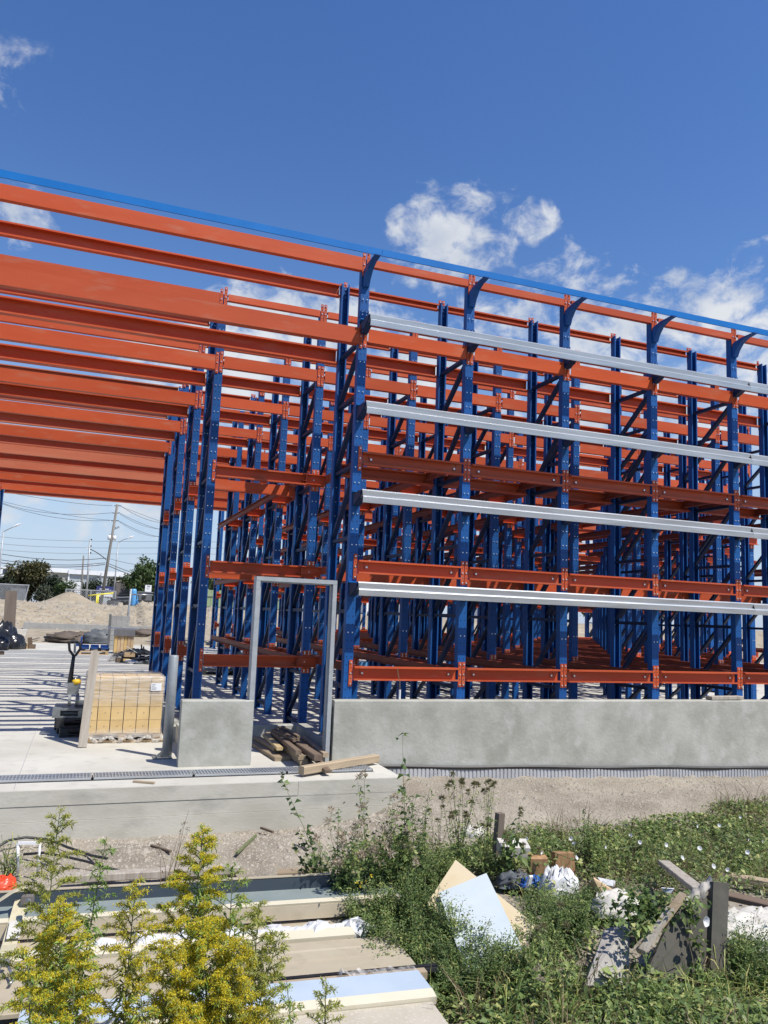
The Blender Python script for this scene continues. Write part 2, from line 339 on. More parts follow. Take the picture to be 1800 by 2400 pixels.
def filmmat():
    m = bpy.data.materials.new('clear_film'); m.use_nodes = True
    nt = m.node_tree; N = nt.nodes; L = nt.links
    b = N['Principled BSDF']; b.inputs['Base Color'].default_value = (0.72, 0.68, 0.62, 1); b.inputs['Roughness'].default_value = 0.22
    tr = N.new('ShaderNodeBsdfTransparent'); mx = N.new('ShaderNodeMixShader')
    tc = N.new('ShaderNodeTexCoord'); mp = N.new('ShaderNodeMapping'); mp.inputs['Scale'].default_value = (1.2, 1.2, 14)
    L.new(tc.outputs['Object'], mp.inputs[0])
    n = N.new('ShaderNodeTexNoise'); n.inputs['Scale'].default_value = 3; n.inputs['Detail'].default_value = 6; L.new(mp.outputs[0], n.inputs['Vector'])
    sx = N.new('ShaderNodeSeparateXYZ'); L.new(tc.outputs['Object'], sx.inputs[0])
    up = N.new('ShaderNodeMapRange'); up.interpolation_type = 'SMOOTHSTEP'
    up.inputs[1].default_value = 0.42; up.inputs[2].default_value = 0.60; up.inputs[3].default_value = 0.06; up.inputs[4].default_value = 0.40
    L.new(sx.outputs[2], up.inputs[0])
    low = N.new('ShaderNodeMapRange'); low.interpolation_type = 'SMOOTHSTEP'
    low.inputs[1].default_value = 0.22; low.inputs[2].default_value = 0.10; low.inputs[3].default_value = 0.0; low.inputs[4].default_value = 0.35
    L.new(sx.outputs[2], low.inputs[0])
    a = N.new('ShaderNodeMath'); a.operation = 'ADD'; L.new(up.outputs[0], a.inputs[0]); L.new(low.outputs[0], a.inputs[1])
    r2 = N.new('ShaderNodeMapRange'); r2.inputs[1].default_value = 0.3; r2.inputs[2].default_value = 0.7; r2.inputs[3].default_value = 0.35; r2.inputs[4].default_value = 1.5
    L.new(n.outputs[0], r2.inputs[0])
    mu = N.new('ShaderNodeMath'); mu.operation = 'MULTIPLY'; mu.use_clamp = True; L.new(a.outputs[0], mu.inputs[0]); L.new(r2.outputs[0], mu.inputs[1])
    bp = N.new('ShaderNodeBump'); bp.inputs['Strength'].default_value = 0.7; bp.inputs['Distance'].default_value = 0.02
    L.new(n.outputs[0], bp.inputs['Height']); L.new(bp.outputs[0], b.inputs['Normal'])
    L.new(mu.outputs[0], mx.inputs[0]); L.new(tr.outputs[0], mx.inputs[1]); L.new(b.outputs[0], mx.inputs[2])
    L.new(mx.outputs[0], N['Material Output'].inputs[0])
    MATS['clear_film'] = m
filmmat()
# ---------------------------------------------------------------- helpers
class MB:
    """collects shapes for ONE mesh"""
    def __init__(s): s.v = []; s.f = []; s.mi = []
    def add(s, vs, fs, mi=0):
        o = len(s.v); s.v += [tuple(p) for p in vs]; s.f += [tuple(i + o for i in f) for f in fs]; s.mi += [mi] * len(fs)
        return s
    def box(s, x0, x1, y0, y1, z0, z1, mi=0, M=None):
        vs = [(x, y, z) for z in (z0, z1) for y in (y0, y1) for x in (x0, x1)]
        if M is not None: vs = [M @ Vector(p) for p in vs]
        return s.add(vs, [(0, 2, 3, 1), (4, 5, 7, 6), (0, 1, 5, 4), (2, 6, 7, 3), (0, 4, 6, 2), (1, 3, 7, 5)], mi)
    def prism(s, prof, axis, a, b, mi=0, M=None):
        """closed 2-D profile extruded along x (y,z), y (x,z) or z (x,y)"""
        n = len(prof)
        def P(p, t):
            q = {'x': (t, p[0], p[1]), 'y': (p[0], t, p[1]), 'z': (p[0], p[1], t)}[axis]
            return M @ Vector(q) if M is not None else q
        vs = [P(p, a) for p in prof] + [P(p, b) for p in prof]
        fs = [(i, (i + 1) % n, n + (i + 1) % n, n + i) for i in range(n)] + [tuple(range(n))[::-1], tuple(range(n, 2 * n))]
        return s.add(vs, fs, mi)
    def tube(s, pts, r, n=6, mi=0, cap=True):
        pts = [Vector(p) for p in pts]; k = len(pts); vs = []; fs = []
        for i, p in enumerate(pts):
            t = (pts[min(i + 1, k - 1)] - pts[max(i - 1, 0)]).normalized()
            u = t.orthogonal().normalized() if i == 0 else (u - t * u.dot(t)).normalized()
            w = t.cross(u); rr = r[i] if isinstance(r, (list, tuple)) else r
            vs += [p + (u * math.cos(2 * math.pi * j / n) + w * math.sin(2 * math.pi * j / n)) * rr for j in range(n)]
        for i in range(k - 1):
            for j in range(n):
                fs.append((i * n + j, i * n + (j + 1) % n, (i + 1) * n + (j + 1) % n, (i + 1) * n + j))
        if cap: fs += [tuple(range(n))[::-1], tuple(range((k - 1) * n, k * n))]
        return s.add(vs, fs, mi)
    def beam(s, a, b, w, h=None, mi=0, up=None):
        """rectangular bar from a to b"""
        a = Vector(a); b = Vector(b); h = h or w; t = (b - a).normalized()
        up = Vector(up) if up else (Vector((0, 0, 1)) if abs(t.z) < 0.9 else Vector((0, 1, 0)))
        u = t.cross(up).normalized() * (w / 2); v = u.cross(t).normalized() * (h / 2)
        vs = [p + u * i + v * j for p in (a, b) for j in (-1, 1) for i in (-1, 1)]
        return s.add(vs, [(0, 1, 3, 2), (4, 6, 7, 5), (0, 4, 5, 1), (2, 3, 7, 6), (0, 2, 6, 4), (1, 5, 7, 3)], mi)
    def mesh(s, name, mats, smooth=False):
        me = bpy.data.meshes.new(name); me.from_pydata(s.v, [], s.f); me.update()
        for m in ([mats] if isinstance(mats, str) else mats): me.materials.append(MATS[m])
        if any(s.mi): me.polygons.foreach_set('material_index', s.mi)
        if smooth: me.polygons.foreach_set('use_smooth', [True] * len(me.polygons))
        import bmesh
        if len(s.f) < 20000:
            bm = bmesh.new(); bm.from_mesh(me); bmesh.ops.recalc_face_normals(bm, faces=bm.faces); bm.to_mesh(me); bm.free()
        return me
    def obj(s, name, mats, parent=None, smooth=False, **kw):
        return link(name, s.mesh(name, mats, smooth), parent, **kw)

def link(name, me, parent=None, loc=None, rz=0.0, **kw):
    o = bpy.data.objects.new(name, me); COL.objects.link(o)
    if parent: o.parent = parent
    if loc is not None: o.location = loc
    if rz: o.rotation_euler = (0, 0, rz)
    for k, v in kw.items(): o[k] = v
    return o
def tag(o, label, cat, group=None, kind='thing'):
    o['label'] = label; o['category'] = cat
    if group: o['group'] = group
    if kind: o['kind'] = kind
    return o
def thing(name, label, cat, loc=(0, 0, 0), group=None, rz=0.0):
    return tag(link(name, None, None, loc, rz), label, cat, group)
def struct(o, label=None):
    o['kind'] = 'structure'
    if label: o['label'] = label
    return o
ORD = ['first', 'second', 'third', 'fourth', 'fifth', 'sixth', 'seventh', 'eighth', 'ninth', 'tenth', 'eleventh', 'twelfth',
       'thirteenth', 'fourteenth', 'fifteenth', 'sixteenth', 'seventeenth', 'eighteenth', 'nineteenth', 'twentieth']
def C_prof(h, fl, t, lip, sgn=1):
    """C section in (y,z): web at y=0, flanges towards +y*sgn, centred on z"""
    a = h / 2
    p = [(0, -a), (fl, -a), (fl, -a + lip), (fl - t, -a + lip), (fl - t, -a + t), (t, -a + t), (t, a - t), (fl - t, a - t), (fl - t, a - lip), (fl, a - lip), (fl, a), (0, a)]
    return [(y * sgn, z) for y, z in p]

# ---------------------------------------------------------------- terrain
def ground_z(x, y):
    x = np.asarray(x, float); y = np.asarray(y, float)
    sm = lambda a, b, t: np.clip((t - a) / (b - a), 0, 1) ** 2 * (3 - 2 * np.clip((t - a) / (b - a), 0, 1))
    z = np.full(np.broadcast(x, y).shape, -0.47) + 0 * x
    right = sm(-0.1, 0.5, x) * sm(-2.6, -0.5, y)
    z = z + right * ((-0.17 - 0.032 * np.clip(x - 0.5, 0, 12)) - z)
    z = z + sm(-0.9, 0.3, x) * 0.13 * np.exp(-((y + 1.5) / 0.8) ** 2) * (1 - right)
    z = z + 0.05 * np.exp(-((y + 1.65) / 0.22) ** 2) * (1 - sm(-.3, .3, x))       # spoil ridge along the apron
    inside = (y > -1.0) & (y < 28.3) & ((x < 0.30) | (y > 0.05)) & (x > -40) & (x < 40)
    z = np.where(inside, -0.62, z)
    far = sm(28.2, 36, y) * 0.30 + sm(37.5, 47.5, y) * 1.36 + 0.47 * sm(27.8, 29, y)
    z = z + np.where(y > 28.2, far, 0)
    mx, my = ony(165, 1400, 50)[0], 50
    z = z + np.where(y > 40, 0.86 * np.exp(-(((x - mx) / 1.35) ** 2 + ((y - my) / 1.8) ** 2)), 0)
    side = sm(14, 45, np.abs(x)) * sm(-60, -8, -np.abs(y)) * 0
    return z + side
def vnoise(x, y, seed=0):
    xi = np.floor(x).astype(np.int64); yi = np.floor(y).astype(np.int64); fx = x - xi; fy = y - yi
    fx = fx * fx * (3 - 2 * fx); fy = fy * fy * (3 - 2 * fy)
    def h(a, b):
        n = (a * 374761393 + b * 668265263 + seed * 974711) & 0x7fffffff
        n = ((n ^ (n >> 13)) * 1274126177) & 0x7fffffff
        return ((n ^ (n >> 16)) & 0xffff) / 65535.0
    return (h(xi, yi) * (1 - fx) + h(xi + 1, yi) * fx) * (1 - fy) + (h(xi, yi + 1) * (1 - fx) + h(xi + 1, yi + 1) * fx) * fy
def bumps(x, y):
    near = 1.0
    b = (vnoise(x * 1.3, y * 1.3, 1) - .5) * .06 + (vnoise(x * 5, y * 5, 2) - .5) * .035 + (vnoise(x * 14, y * 14, 3) - .5) * .022
    f = (vnoise(x * .6, y * .6, 4) - .5) * .35 + (vnoise(x * 2.2, y * 2.2, 5) - .5) * .18
    w = np.clip((y - 38) / 3, 0, 1) * np.clip((49 - y) / 3, 0, 1)
    s = np.clip((y - 27) / 3, 0, 1) * np.clip((38 - y) / 3, 0, 1)
    return b * (y < 20) + f * w + s * (vnoise(x * .5, y * .5, 6) - .5) * .16
def terrain():
    xs = np.unique(np.concatenate([np.linspace(-400, -12, 40), np.arange(-12, -5, .2), np.arange(-5, 7.5, .045), np.arange(7.5, 20, .4), np.linspace(20, 400, 40)]))
    ys = np.unique(np.concatenate([np.linspace(-60, -8, 25), np.arange(-8, -5.8, .15), np.arange(-5.8, .06, .045), np.arange(.06, 28, 2.0), np.arange(28, 55, .25), np.linspace(55, 900, 50)]))
    X, Y = np.meshgrid(xs, ys)
    Z = ground_z(X, Y) + bumps(X, Y)
    nx, ny = len(xs), len(ys)
    v = np.stack([X.ravel(), Y.ravel(), Z.ravel()], 1)
    i = (np.arange(ny - 1)[:, None] * nx + np.arange(nx - 1)[None, :]).ravel()
    f = np.stack([i, i + 1, i + nx + 1, i + nx], 1)
    me = bpy.data.meshes.new('ground')
    me.vertices.add(len(v)); me.vertices.foreach_set('co', v.ravel())
    me.loops.add(f.size); me.loops.foreach_set('vertex_index', f.ravel().astype(np.int32))
    me.polygons.add(len(f)); me.polygons.foreach_set('loop_start', np.arange(0, f.size, 4, dtype=np.int32))
    me.update(calc_edges=True)
    me.materials.append(MATS['ground_soil']); me.materials.append(MATS['sand'])
    cy = Y[:-1, :-1].ravel() + .1
    me.polygons.foreach_set('material_index', (cy > 20).astype(np.int32))
    me.polygons.foreach_set('use_smooth', [True] * len(f))
    return struct(link('ground', me), 'dry gravelly soil and sandy fill around the slab')
terrain()
def gz(x, y): return float(ground_z(np.array([x]), np.array([y]))[0] + bumps(np.array([x]), np.array([y]))[0])

# slab and apron
mb = MB()
mb.box(-30, 0.33, -1.08, 0.0, -0.16, 0.0)
mb.box(-30, 32, 0.0, 28.3, -0.16, 0.0)
struct(mb.obj('floor_slab', 'slab_concrete'), 'pale concrete floor slab of the rack building')
mb = MB()
mb.box(-30, -0.86, -1.092, -1.02, -0.145, -0.004); mb.box(-0.855, 0.326, -1.088, -1.02, -0.15, -0.004)
mb.box(-30, 0.328, -1.086, -1.02, -0.29, -0.149); mb.box(-30, 0.33, -1.098, -1.02, -0.62, -0.293)
struct(mb.obj('slab_edge', 'slab_edge'), 'board-marked concrete face of the slab apron')
mb = MB()   # sawn joints
for x in (-3.62,): mb.box(x, x + .006, -1.0, 28, .001, .0042)
mb.box(-30, 0.3, -.33, -.326, .001, .0042)
struct(mb.obj('slab_joint', 'membrane_grey'))

# ---------------------------------------------------------------- low concrete walls
def wall(name, x0, x1, y0, y1, z0, z1, label, ch=.012):
    mb = MB()
    prof = [(y0, z0), (y1, z0), (y1, z1 - ch), (y1 - ch, z1), (y0 + ch, z1), (y0, z1 - ch)]
    mb.prism(prof, 'x', x0, x1)
    return tag(mb.obj(name, 'wall_concrete'), label, 'wall')
wall('concrete_wall', -2.01, -1.195, -.17, -.004, 0.0, 0.735, 'short stub of grey concrete wall between grey bollard and door frame')
lw = wall('concrete_wall', -0.21, 13.0, -.17, -.004, -0.60, 0.735, 'long low grey concrete wall running under the galvanised girts')
mb = MB()
n = 230; vs = []; x0 = .33
for i in range(n + 1):
    x = x0 + i * .055
    for dx, yy in ((0, -.205), (.012, -.217), (.043, -.217)):
        xx = x + dx
        vs += [(xx, yy + .008 * math.sin(xx * 5), -.075 - .030 * (xx - .5)), (xx, yy - .006, -.42 - .03 * (xx - .5))]
fs = [(2 * i, 2 * i + 1, 2 * i + 3, 2 * i + 2) for i in range(len(vs) // 2 - 1)]
mb.add(vs, fs)
mb.obj('drainage_membrane', 'membrane_grey', lw)
mb = MB()
mb.tube([(x, -.20, -.058 - .030 * (x - .5) + .006 * math.sin(x * 3.1)) for x in np.linspace(.30, 13, 50)], .030, 6)
mb.obj('membrane_edge', 'membrane_black', lw)
wall('kerb_wall', -1.90, -0.20, 1.62, 1.80, 0.0, 0.20, 'low concrete kerb behind the door frame under the blue posts')
wall('kerb_wall', -0.20, -0.02, 0.20, 1.80, 0.0, 0.20, 'low concrete kerb running back from the door frame to the rear kerb')
mb = MB(); mb.box(-1.86, -1.68, .22, 1.60, 0, .24); mb.box(-1.86, -1.68, 1.82, 10.6, 0, .24)
tag(mb.obj('kerb_wall', 'wall_concrete'), 'low concrete kerb along the aisle edge of the blue rack', 'kerb')

# hollow-metal door frame
dfm = thing('door_frame', 'empty grey steel door frame between the two concrete walls', 'door frame', (-.012, -.13, 0.0))
prof = lambda x, s: [(x, -.015), (x + s * .05, -.015), (x + s * .05, .02), (x + s * .066, .02), (x + s * .066, .06), (x + s * .05, .06), (x + s * .05, .14), (x, .14)]
MB().prism(prof(-1.232, 1), 'z', 0, 2.18).obj('jamb', 'primer_grey', dfm)
MB().prism(prof(-.228, -1), 'z', 0, 2.18).obj('jamb', 'primer_grey', dfm)
MB().prism([(-.0165, 2.13), (.02, 2.13), (.02, 2.114), (.06, 2.114), (.06, 2.13), (.1385, 2.13), (.1385, 2.18), (-.0165, 2.18)], 'x', -1.2305, -.2295).obj('head', 'primer_grey', dfm)
for z in (.35, 1.1, 1.85): MB().box(-.2935, -.279, .022, .05, z, z + .11).obj('hinge_plate', 'steel_grey', dfm)
# bollard
bl = thing('bollard', 'grey steel pipe bollard standing beside the stub wall', 'bollard', (-2.075, .44, 0))
mb = MB(); mb.tube([(0, 0, .012), (0, 0, 1.19), (0, 0, 1.20)], [.058, .058, .052], 24); mb.obj('pipe', 'bollard_grey', bl, True)
MB().box(-.16, .06, -.10, .10, .0, .012).obj('base_plate', 'jack_grey', bl)
MB().prism([(-.14, .012), (-.06, .012), (-.06, .08)], 'y', -.006, .006).obj('gusset', 'jack_grey', bl)
for x in (-.13, .03):
    MB().tube([(x, -.08, .012), (x, -.08, .035)], .011, 6).obj('anchor_bolt', 'steel_grey', bl)
# trench drain
mb = MB(); mb.box(-3.95, .12, -.735, -.475, .001, .0044)  # flat dark strip on the slab, painted as the shade below the grates
struct(mb.obj('drain_shade_strip', 'ink_shade_black'))
for i in range(4):
    x0 = -3.92 + i * 1.01
    g = thing('drain_grate', '%s galvanised drain grate from the wall end, set in the concrete apron' % ['fourth', 'third', 'second', 'first'][i], 'grate', (x0, -.6, .004), 'drain grates in the apron')
    mb = MB()
    for y in (-.115, -.04, .04, .115): mb.box(0, 1.0, y - .006, y + .006, .004, .026)
    for x in (0, .992): mb.box(x, x + .008, -.121, .121, .003, .027)
    mb.obj('frame', 'galvanised', g)
    mb = MB()
    for k in range(30): mb.box(.02 + k * .033, .031 + k * .033, -.108, .108, .005, .024)
    mb.obj('cross_bar', 'galvanised', g, kind='stuff')
# ---------------------------------------------------------------- the rack structure
P = 1.558
PW = 0.116           # post width
ZT = 6.46            # post top
DEP = 0.985          # frame depth
def row_y(k): return 0.0 if k == 0 else 2.025 + 2.30 * (k - 1)
XL = -5.98           # far side of the drive-in aisle
LEV = (1.05, 2.375, 3.77)
ROOFZ, TIEZ = 6.41, 5.41
def post_mesh(rear):
    w, d, t, l = PW / 2, .10, .006, .02
    pr = [(-w, 0), (w, 0), (w, d), (w - l, d), (w - l, d - t), (w - t, d - t), (w - t, t), (-w + t, t), (-w + t, d - t), (-w + l, d - t), (-w + l, d), (-w, d)]
    if rear: pr = [(x, DEP - y) for x, y in pr]
    mb = MB(); mb.prism(pr, 'z', .012, ZT)
    if not rear: mb.box(-w - .006, w + .006, -.005, .05, 5.66, 5.76)
    return mb.mesh('post_rear' if rear else 'post_front', 'blue_post')
M_PF, M_PR = post_mesh(False), post_mesh(True)
def bar_mesh(z0, z1):
    return MB().beam((0, .05, z1), (0, DEP - .05, z0), .062, .045).mesh('brace', 'navy_paint')
ZS = (.14, .87, 1.81, 2.75, 3.69, 4.63, 5.36)
M_STRUT = [bar_mesh(z, z) for z in ZS]
M_DIAG = [bar_mesh(ZS[i] + .03, ZS[i + 1] - .03) for i in range(len(ZS) - 1)]
M_BASE = MB().box(-.09, .09, -.04, .13, 0, .012).mesh('base_plate', 'blue_paint')
def bolts(front):
    mb = MB()
    def hx(x, y, z, s):
        r = .0105
        mb.add([(x + r * math.cos(a), y, z + r * math.sin(a)) for a in np.arange(6) * math.pi / 3] +
               [(x + r * .8 * math.cos(a), y - s * .012, z + r * .8 * math.sin(a)) for a in np.arange(6) * math.pi / 3],
               [(i, (i + 1) % 6, 6 + (i + 1) % 6, 6 + i) for i in range(6)] + [tuple(range(6, 12))])
    if front:
        for z in [5.69, 5.73] + [2.65 + .2 * q for q in range(15)] + [5.9, 6.1, 1.55, 2.1]: hx(-.028, -.0055 if z > 5.6 else 0, z, 1); hx(.028, -.0055 if z > 5.6 else 0, z, 1)
    else:
        for z in [6.42, 6.36, 6.30, 5.5, 5.42, 5.34, 1.81, 1.78, .87, .84] + [2.72 + .2 * q for q in range(13)]:
            hx(-.026, DEP - .006, z, 1); hx(.026, DEP - .006, z, 1)
    return mb.mesh('bolt', 'zinc_bolt')
M_BF, M_BR = bolts(True), bolts(False)
def arm_mesh(sides):
    mb = MB(); w = PW / 2
    mb.box(-w, w, -.014, -.002, -.165, .165)
    x0 = -.15 if -1 in sides else -w; x1 = .15 if 1 in sides else w
    pr = [(y - .014, z) for y, z in C_prof(.155, .075, .006, .02, -1)]
    pr = [(-.014 - .07, -.0775), (-.014, -.0775), (-.014, .0775), (-.014 - .07, .0775), (-.014 - .07, .0715), (-.02, .0715), (-.02, -.0715), (-.014 - .07, -.0715)]
    mb.prism(pr, 'x', x0, x1)
    for z in (.145, .115, -.115, -.145):
        for x in (-.03, .03): mb.tube([(x, -.014, z), (x, -.024, z)], .009, 6, 1)
    return mb.mesh('rail_arm', ['orange_paint', 'zinc_bolt'])
M_ARM = {s: arm_mesh(s) for s in ((-1, 1), (1,), (-1,))}
# girt and cornice brackets on the facade posts
M_GBR = MB().prism([(-.30, .075), (-.006, .075), (-.006, -.09), (-.05, -.09), (-.30, .02)], 'x', -.045, .045).mesh('girt_bracket', 'navy_paint')
M_GPL = MB().box(-.075, .075, -.10, -.004, .08, .092).mesh('bracket_plate', 'rail_blue')
pr = [(-.004, -.19), (-.004, .03), (-.10, .055), (-.20, .075), (-.455, .082), (-.455, .07), (-.30, .05), (-.18, 0), (-.09, -.10), (-.05, -.19)]
M_CBR = MB().prism(pr, 'x', -.04, .04).mesh('cornice_bracket', 'blue_paint')
GIRTZ = (2.09, 3.235, 4.365, 5.51)

def beam_prof(h, fl, front):
    """front: web towards the camera; rear: open towards the camera with its web behind"""
    p = C_prof(h, fl, .006, .022)
    return [(y - .03, z) for y, z in p] if front else [(.03 - y, z) for y, z in p]
def beam_mesh(L, h, fl, front, mat):
    return MB().prism(beam_prof(h, fl, front), 'x', 0, L).mesh('beam', mat)
def plate_mesh(h, y):
    mb = MB(); mb.box(-.022, .022, y - .005, y + .005, -h / 2, h / 2)
    for k in range(5):
        z = -h / 2 + .03 + k * (h - .06) / 4
        if k % 2 == 0: mb.tube([(0, y - .005, z), (0, y - .016, z)], .010, 6, 1)
        else: mb.add([(.008 * math.cos(a), y - .0056, z + .008 * math.sin(a)) for a in np.arange(6) * math.pi / 3], [tuple(range(6))], 2)
    return mb.mesh('end_plate', ['orange_paint', 'zinc_bolt', 'ink_shade_black'])
M_PLF, M_PLB = plate_mesh(.32, -.008), plate_mesh(.26, .012)
LBAY = P - .128
M_ROOF = {f: beam_mesh(LBAY, .10, .07, f, 'orange_paint') for f in (True, False)}
M_TIE = {f: beam_mesh(LBAY, .18, .08, f, 'orange_paint') for f in (True, False)}
M_CROSS = beam_mesh(LBAY, .17, .085, False, 'orange_paint')
M_CROSSD = beam_mesh(LBAY, .17, .085, True, 'orange_paint')

def frame(k, i, x, y, label, group, arms=(-1, 1), facade=False, detail=2):
    t = thing('rack_frame', label, 'rack frame', (x, y, 0), group)
    link('post', M_PF, t); link('post', M_PR, t)
    for m in M_DIAG: link('brace', m, t)
    for m in M_STRUT: link('strut', m, t)
    if detail >= 1:
        link('base_plate', M_BASE, t); link('base_plate', M_BASE, t, (0, DEP - .09, 0))
        if arms:
            for z in LEV: link('rail_arm', M_ARM[arms], t, (0, 0, z))
    if detail >= 2:
        link('bolt', M_BF, t, kind='stuff'); link('bolt', M_BR, t, kind='stuff')
    if facade:
        for z in GIRTZ:
            link('girt_bracket', M_GBR, t, (0, 0, z)); link('bracket_plate', M_GPL, t, (0, 0, z))
        link('cornice_bracket', M_CBR, t, (0, 0, 6.26))
    return t

def rowname(k):
    return 'facade row' if k == 0 else '%s rack row' % ORD[k]
COLS = {0: range(0, 6), 1: range(-1, 7), 2: range(-1, 8), 3: range(-1, 9), 4: range(-1, 11), 5: range(1, 12), 6: range(1, 13), 7: range(1, 14), 8: range(1, 15)}
for k, cols in COLS.items():
    for i in cols:
        if k == 0: lab = 'blue braced rack frame in the facade row, %s from the door frame' % ORD[i]
        else: lab = 'blue braced rack frame, %s, %s from the open aisle' % (rowname(k), ORD[i - (cols[0])])
        arms = None if k == 0 or (k == 1 and i == -1) else ((1,) if i == -1 else (-1, 1))
        frame(k, i, i * P, row_y(k), lab, 'blue rack frames', arms, facade=(k == 0), detail=2 if k <= 3 else 1)
    # frames across the aisle
    frame(k, -9, XL, row_y(k), 'blue rack frame on the far side of the open aisle, %s' % rowname(k), 'blue rack frames', (-1,), detail=0)

def bay(name, meshd, front, k, i, z, label, cat, group, plates=True, x0=None, y=None):
    yy = (row_y(k) if y is None else y) + (0 if front else DEP)
    xx = i * P if x0 is None else x0
    o = tag(link(name, meshd[front] if isinstance(meshd, dict) else meshd, None, (xx + .064, yy, z)), label, cat, group)
    if plates:
        m = M_PLF if front else M_PLB
        link('end_plate', m, o, (-.064 + .027, 0, 0)); link('end_plate', m, o, (LBAY + .064 - .027, 0, 0))
    return o
for k, cols in COLS.items():
    for i in list(cols)[:-1]:
        b = ORD[i - cols[0]]
        for front in (True, False):
            side = 'front' if front else 'rear'
            bay('roof_beam', M_ROOF, front, k, i, ROOFZ, 'orange roof beam, %s posts, %s, %s bay from the aisle' % (side, rowname(k), b), 'beam', 'orange roof beams between posts', k <= 3)
            bay('tie_beam', M_TIE, front, k, i, TIEZ, 'orange tie beam, %s posts, %s, %s bay from the aisle' % (side, rowname(k), b), 'beam', 'orange tie beams between posts', k <= 3)
# facade cross beams at the three rail levels, open channels facing the camera
LN = ('lowest', 'middle', 'upper')
for l, z in enumerate(LEV):
    for i in range(0, 5):
        o = tag(link('cross_beam', M_CROSS, None, (i * P + .064, 0, z)), 'orange cross beam at the %s rail level of the facade, %s bay from the door' % (LN[l], ORD[i]), 'beam', 'orange facade cross beams')
        for xx in (-.064 + .027, LBAY + .064 - .027): link('end_plate', M_PLF, o, (xx, 0, 0))
        for xx in (.12, LBAY - .12): MB().tube([(xx, .02, .0), (xx, .0, .0)], .014, 6).obj('bolt', 'zinc_bolt', o)
        if l == 1:
            tag(link('cross_beam', M_CROSSD, None, (i * P + .064, DEP + .05, z - .06)), 'orange cross beam on rear facade posts, middle level, %s bay from the door' % ORD[i], 'beam', 'orange facade cross beams')
        if l == 2:
            tag(link('cross_beam', M_CROSS, None, (i * P + .064, DEP, z)), 'orange cross beam on rear facade posts, upper level, %s bay from the door' % ORD[i], 'beam', 'orange facade cross beams')
    o = tag(link('cross_beam', M_CROSS, None, (-P + .064, row_y(1), z)), 'orange cross beam at the %s rail level behind and over the door frame' % LN[l], 'beam', 'orange facade cross beams')
    for xx in (-.064 + .027, LBAY + .064 - .027): link('end_plate', M_PLF, o, (xx, 0, 0))
    if l > 0: tag(link('cross_beam', M_CROSSD, None, (-P + .064, row_y(1) + DEP + .05, z - .04)), 'orange cross beam one post deeper than the %s one over the door frame' % LN[l], 'beam', 'orange facade cross beams')
for l, z in enumerate(LEV):
    for i in range(1, 11):
        tag(link('cross_beam', M_CROSS, None, (i * P + .064, row_y(5), z)), 'orange cross beam of the sixth rack row, %s level, %s bay from its aisle end' % (LN[l], ORD[i - 1]), 'beam', 'orange far cross beams')
# pallet rails running back through the lanes
pr = [(-.028, -.055), (.028, -.055), (.028, -.05), (-.022, -.05), (-.022, .05), (.028, .05), (.028, .056), (-.028, .056)]
def rail(L, sgn):
    return MB().prism([(x * sgn, z) for x, z in pr], 'y', 0, L).mesh('pallet_rail', 'rail_brown')
RM = {}
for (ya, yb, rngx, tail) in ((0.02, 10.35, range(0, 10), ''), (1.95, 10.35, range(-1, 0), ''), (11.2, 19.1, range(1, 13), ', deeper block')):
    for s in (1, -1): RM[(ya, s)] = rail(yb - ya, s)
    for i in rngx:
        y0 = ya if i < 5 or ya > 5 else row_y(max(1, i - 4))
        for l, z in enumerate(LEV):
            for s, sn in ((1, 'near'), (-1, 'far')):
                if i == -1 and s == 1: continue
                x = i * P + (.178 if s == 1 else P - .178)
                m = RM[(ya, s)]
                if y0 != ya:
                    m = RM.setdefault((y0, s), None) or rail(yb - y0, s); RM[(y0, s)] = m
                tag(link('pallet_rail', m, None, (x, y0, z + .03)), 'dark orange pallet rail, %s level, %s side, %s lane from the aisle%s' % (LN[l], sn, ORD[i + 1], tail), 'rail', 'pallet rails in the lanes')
# long beams over the drive-in aisle and the cross aisle behind the rack
AB = {}
def aisle(k, front, z, h, lev, x1):
    L = x1 - XL - .128
    key = (round(L, 2), front, h, (k * 2 + front) % 5 in (1, 3) and k > 2)
    if key not in AB: AB[key] = beam_mesh(L, h, .10 if h > .2 else .08, front, 'orange_dusty' if key[3] else 'orange_paint')
    o = tag(link('aisle_beam', AB[key], None, (XL + .064, row_y(k) + (0 if front else DEP), z)),
            'long orange %s beam over the open aisle, %s posts, %s' % (lev, 'front' if front else 'rear', rowname(k)), 'beam', 'long orange beams over the aisle')
    m = M_PLF if front else M_PLB
    for xx in (-.03, L + .0305): link('end_plate', m, o, (xx, 0, 0))
for k in range(0, 9):
    x1 = 0.0 if k == 0 else (-P if k <= 4 else 1 * P)
    for front in (True, False):
        aisle(k, front, ROOFZ - .04 + (.008 if k == 0 else 0), .18, 'roof', x1)
        aisle(k, front, TIEZ - .02, .215, 'tie', x1)
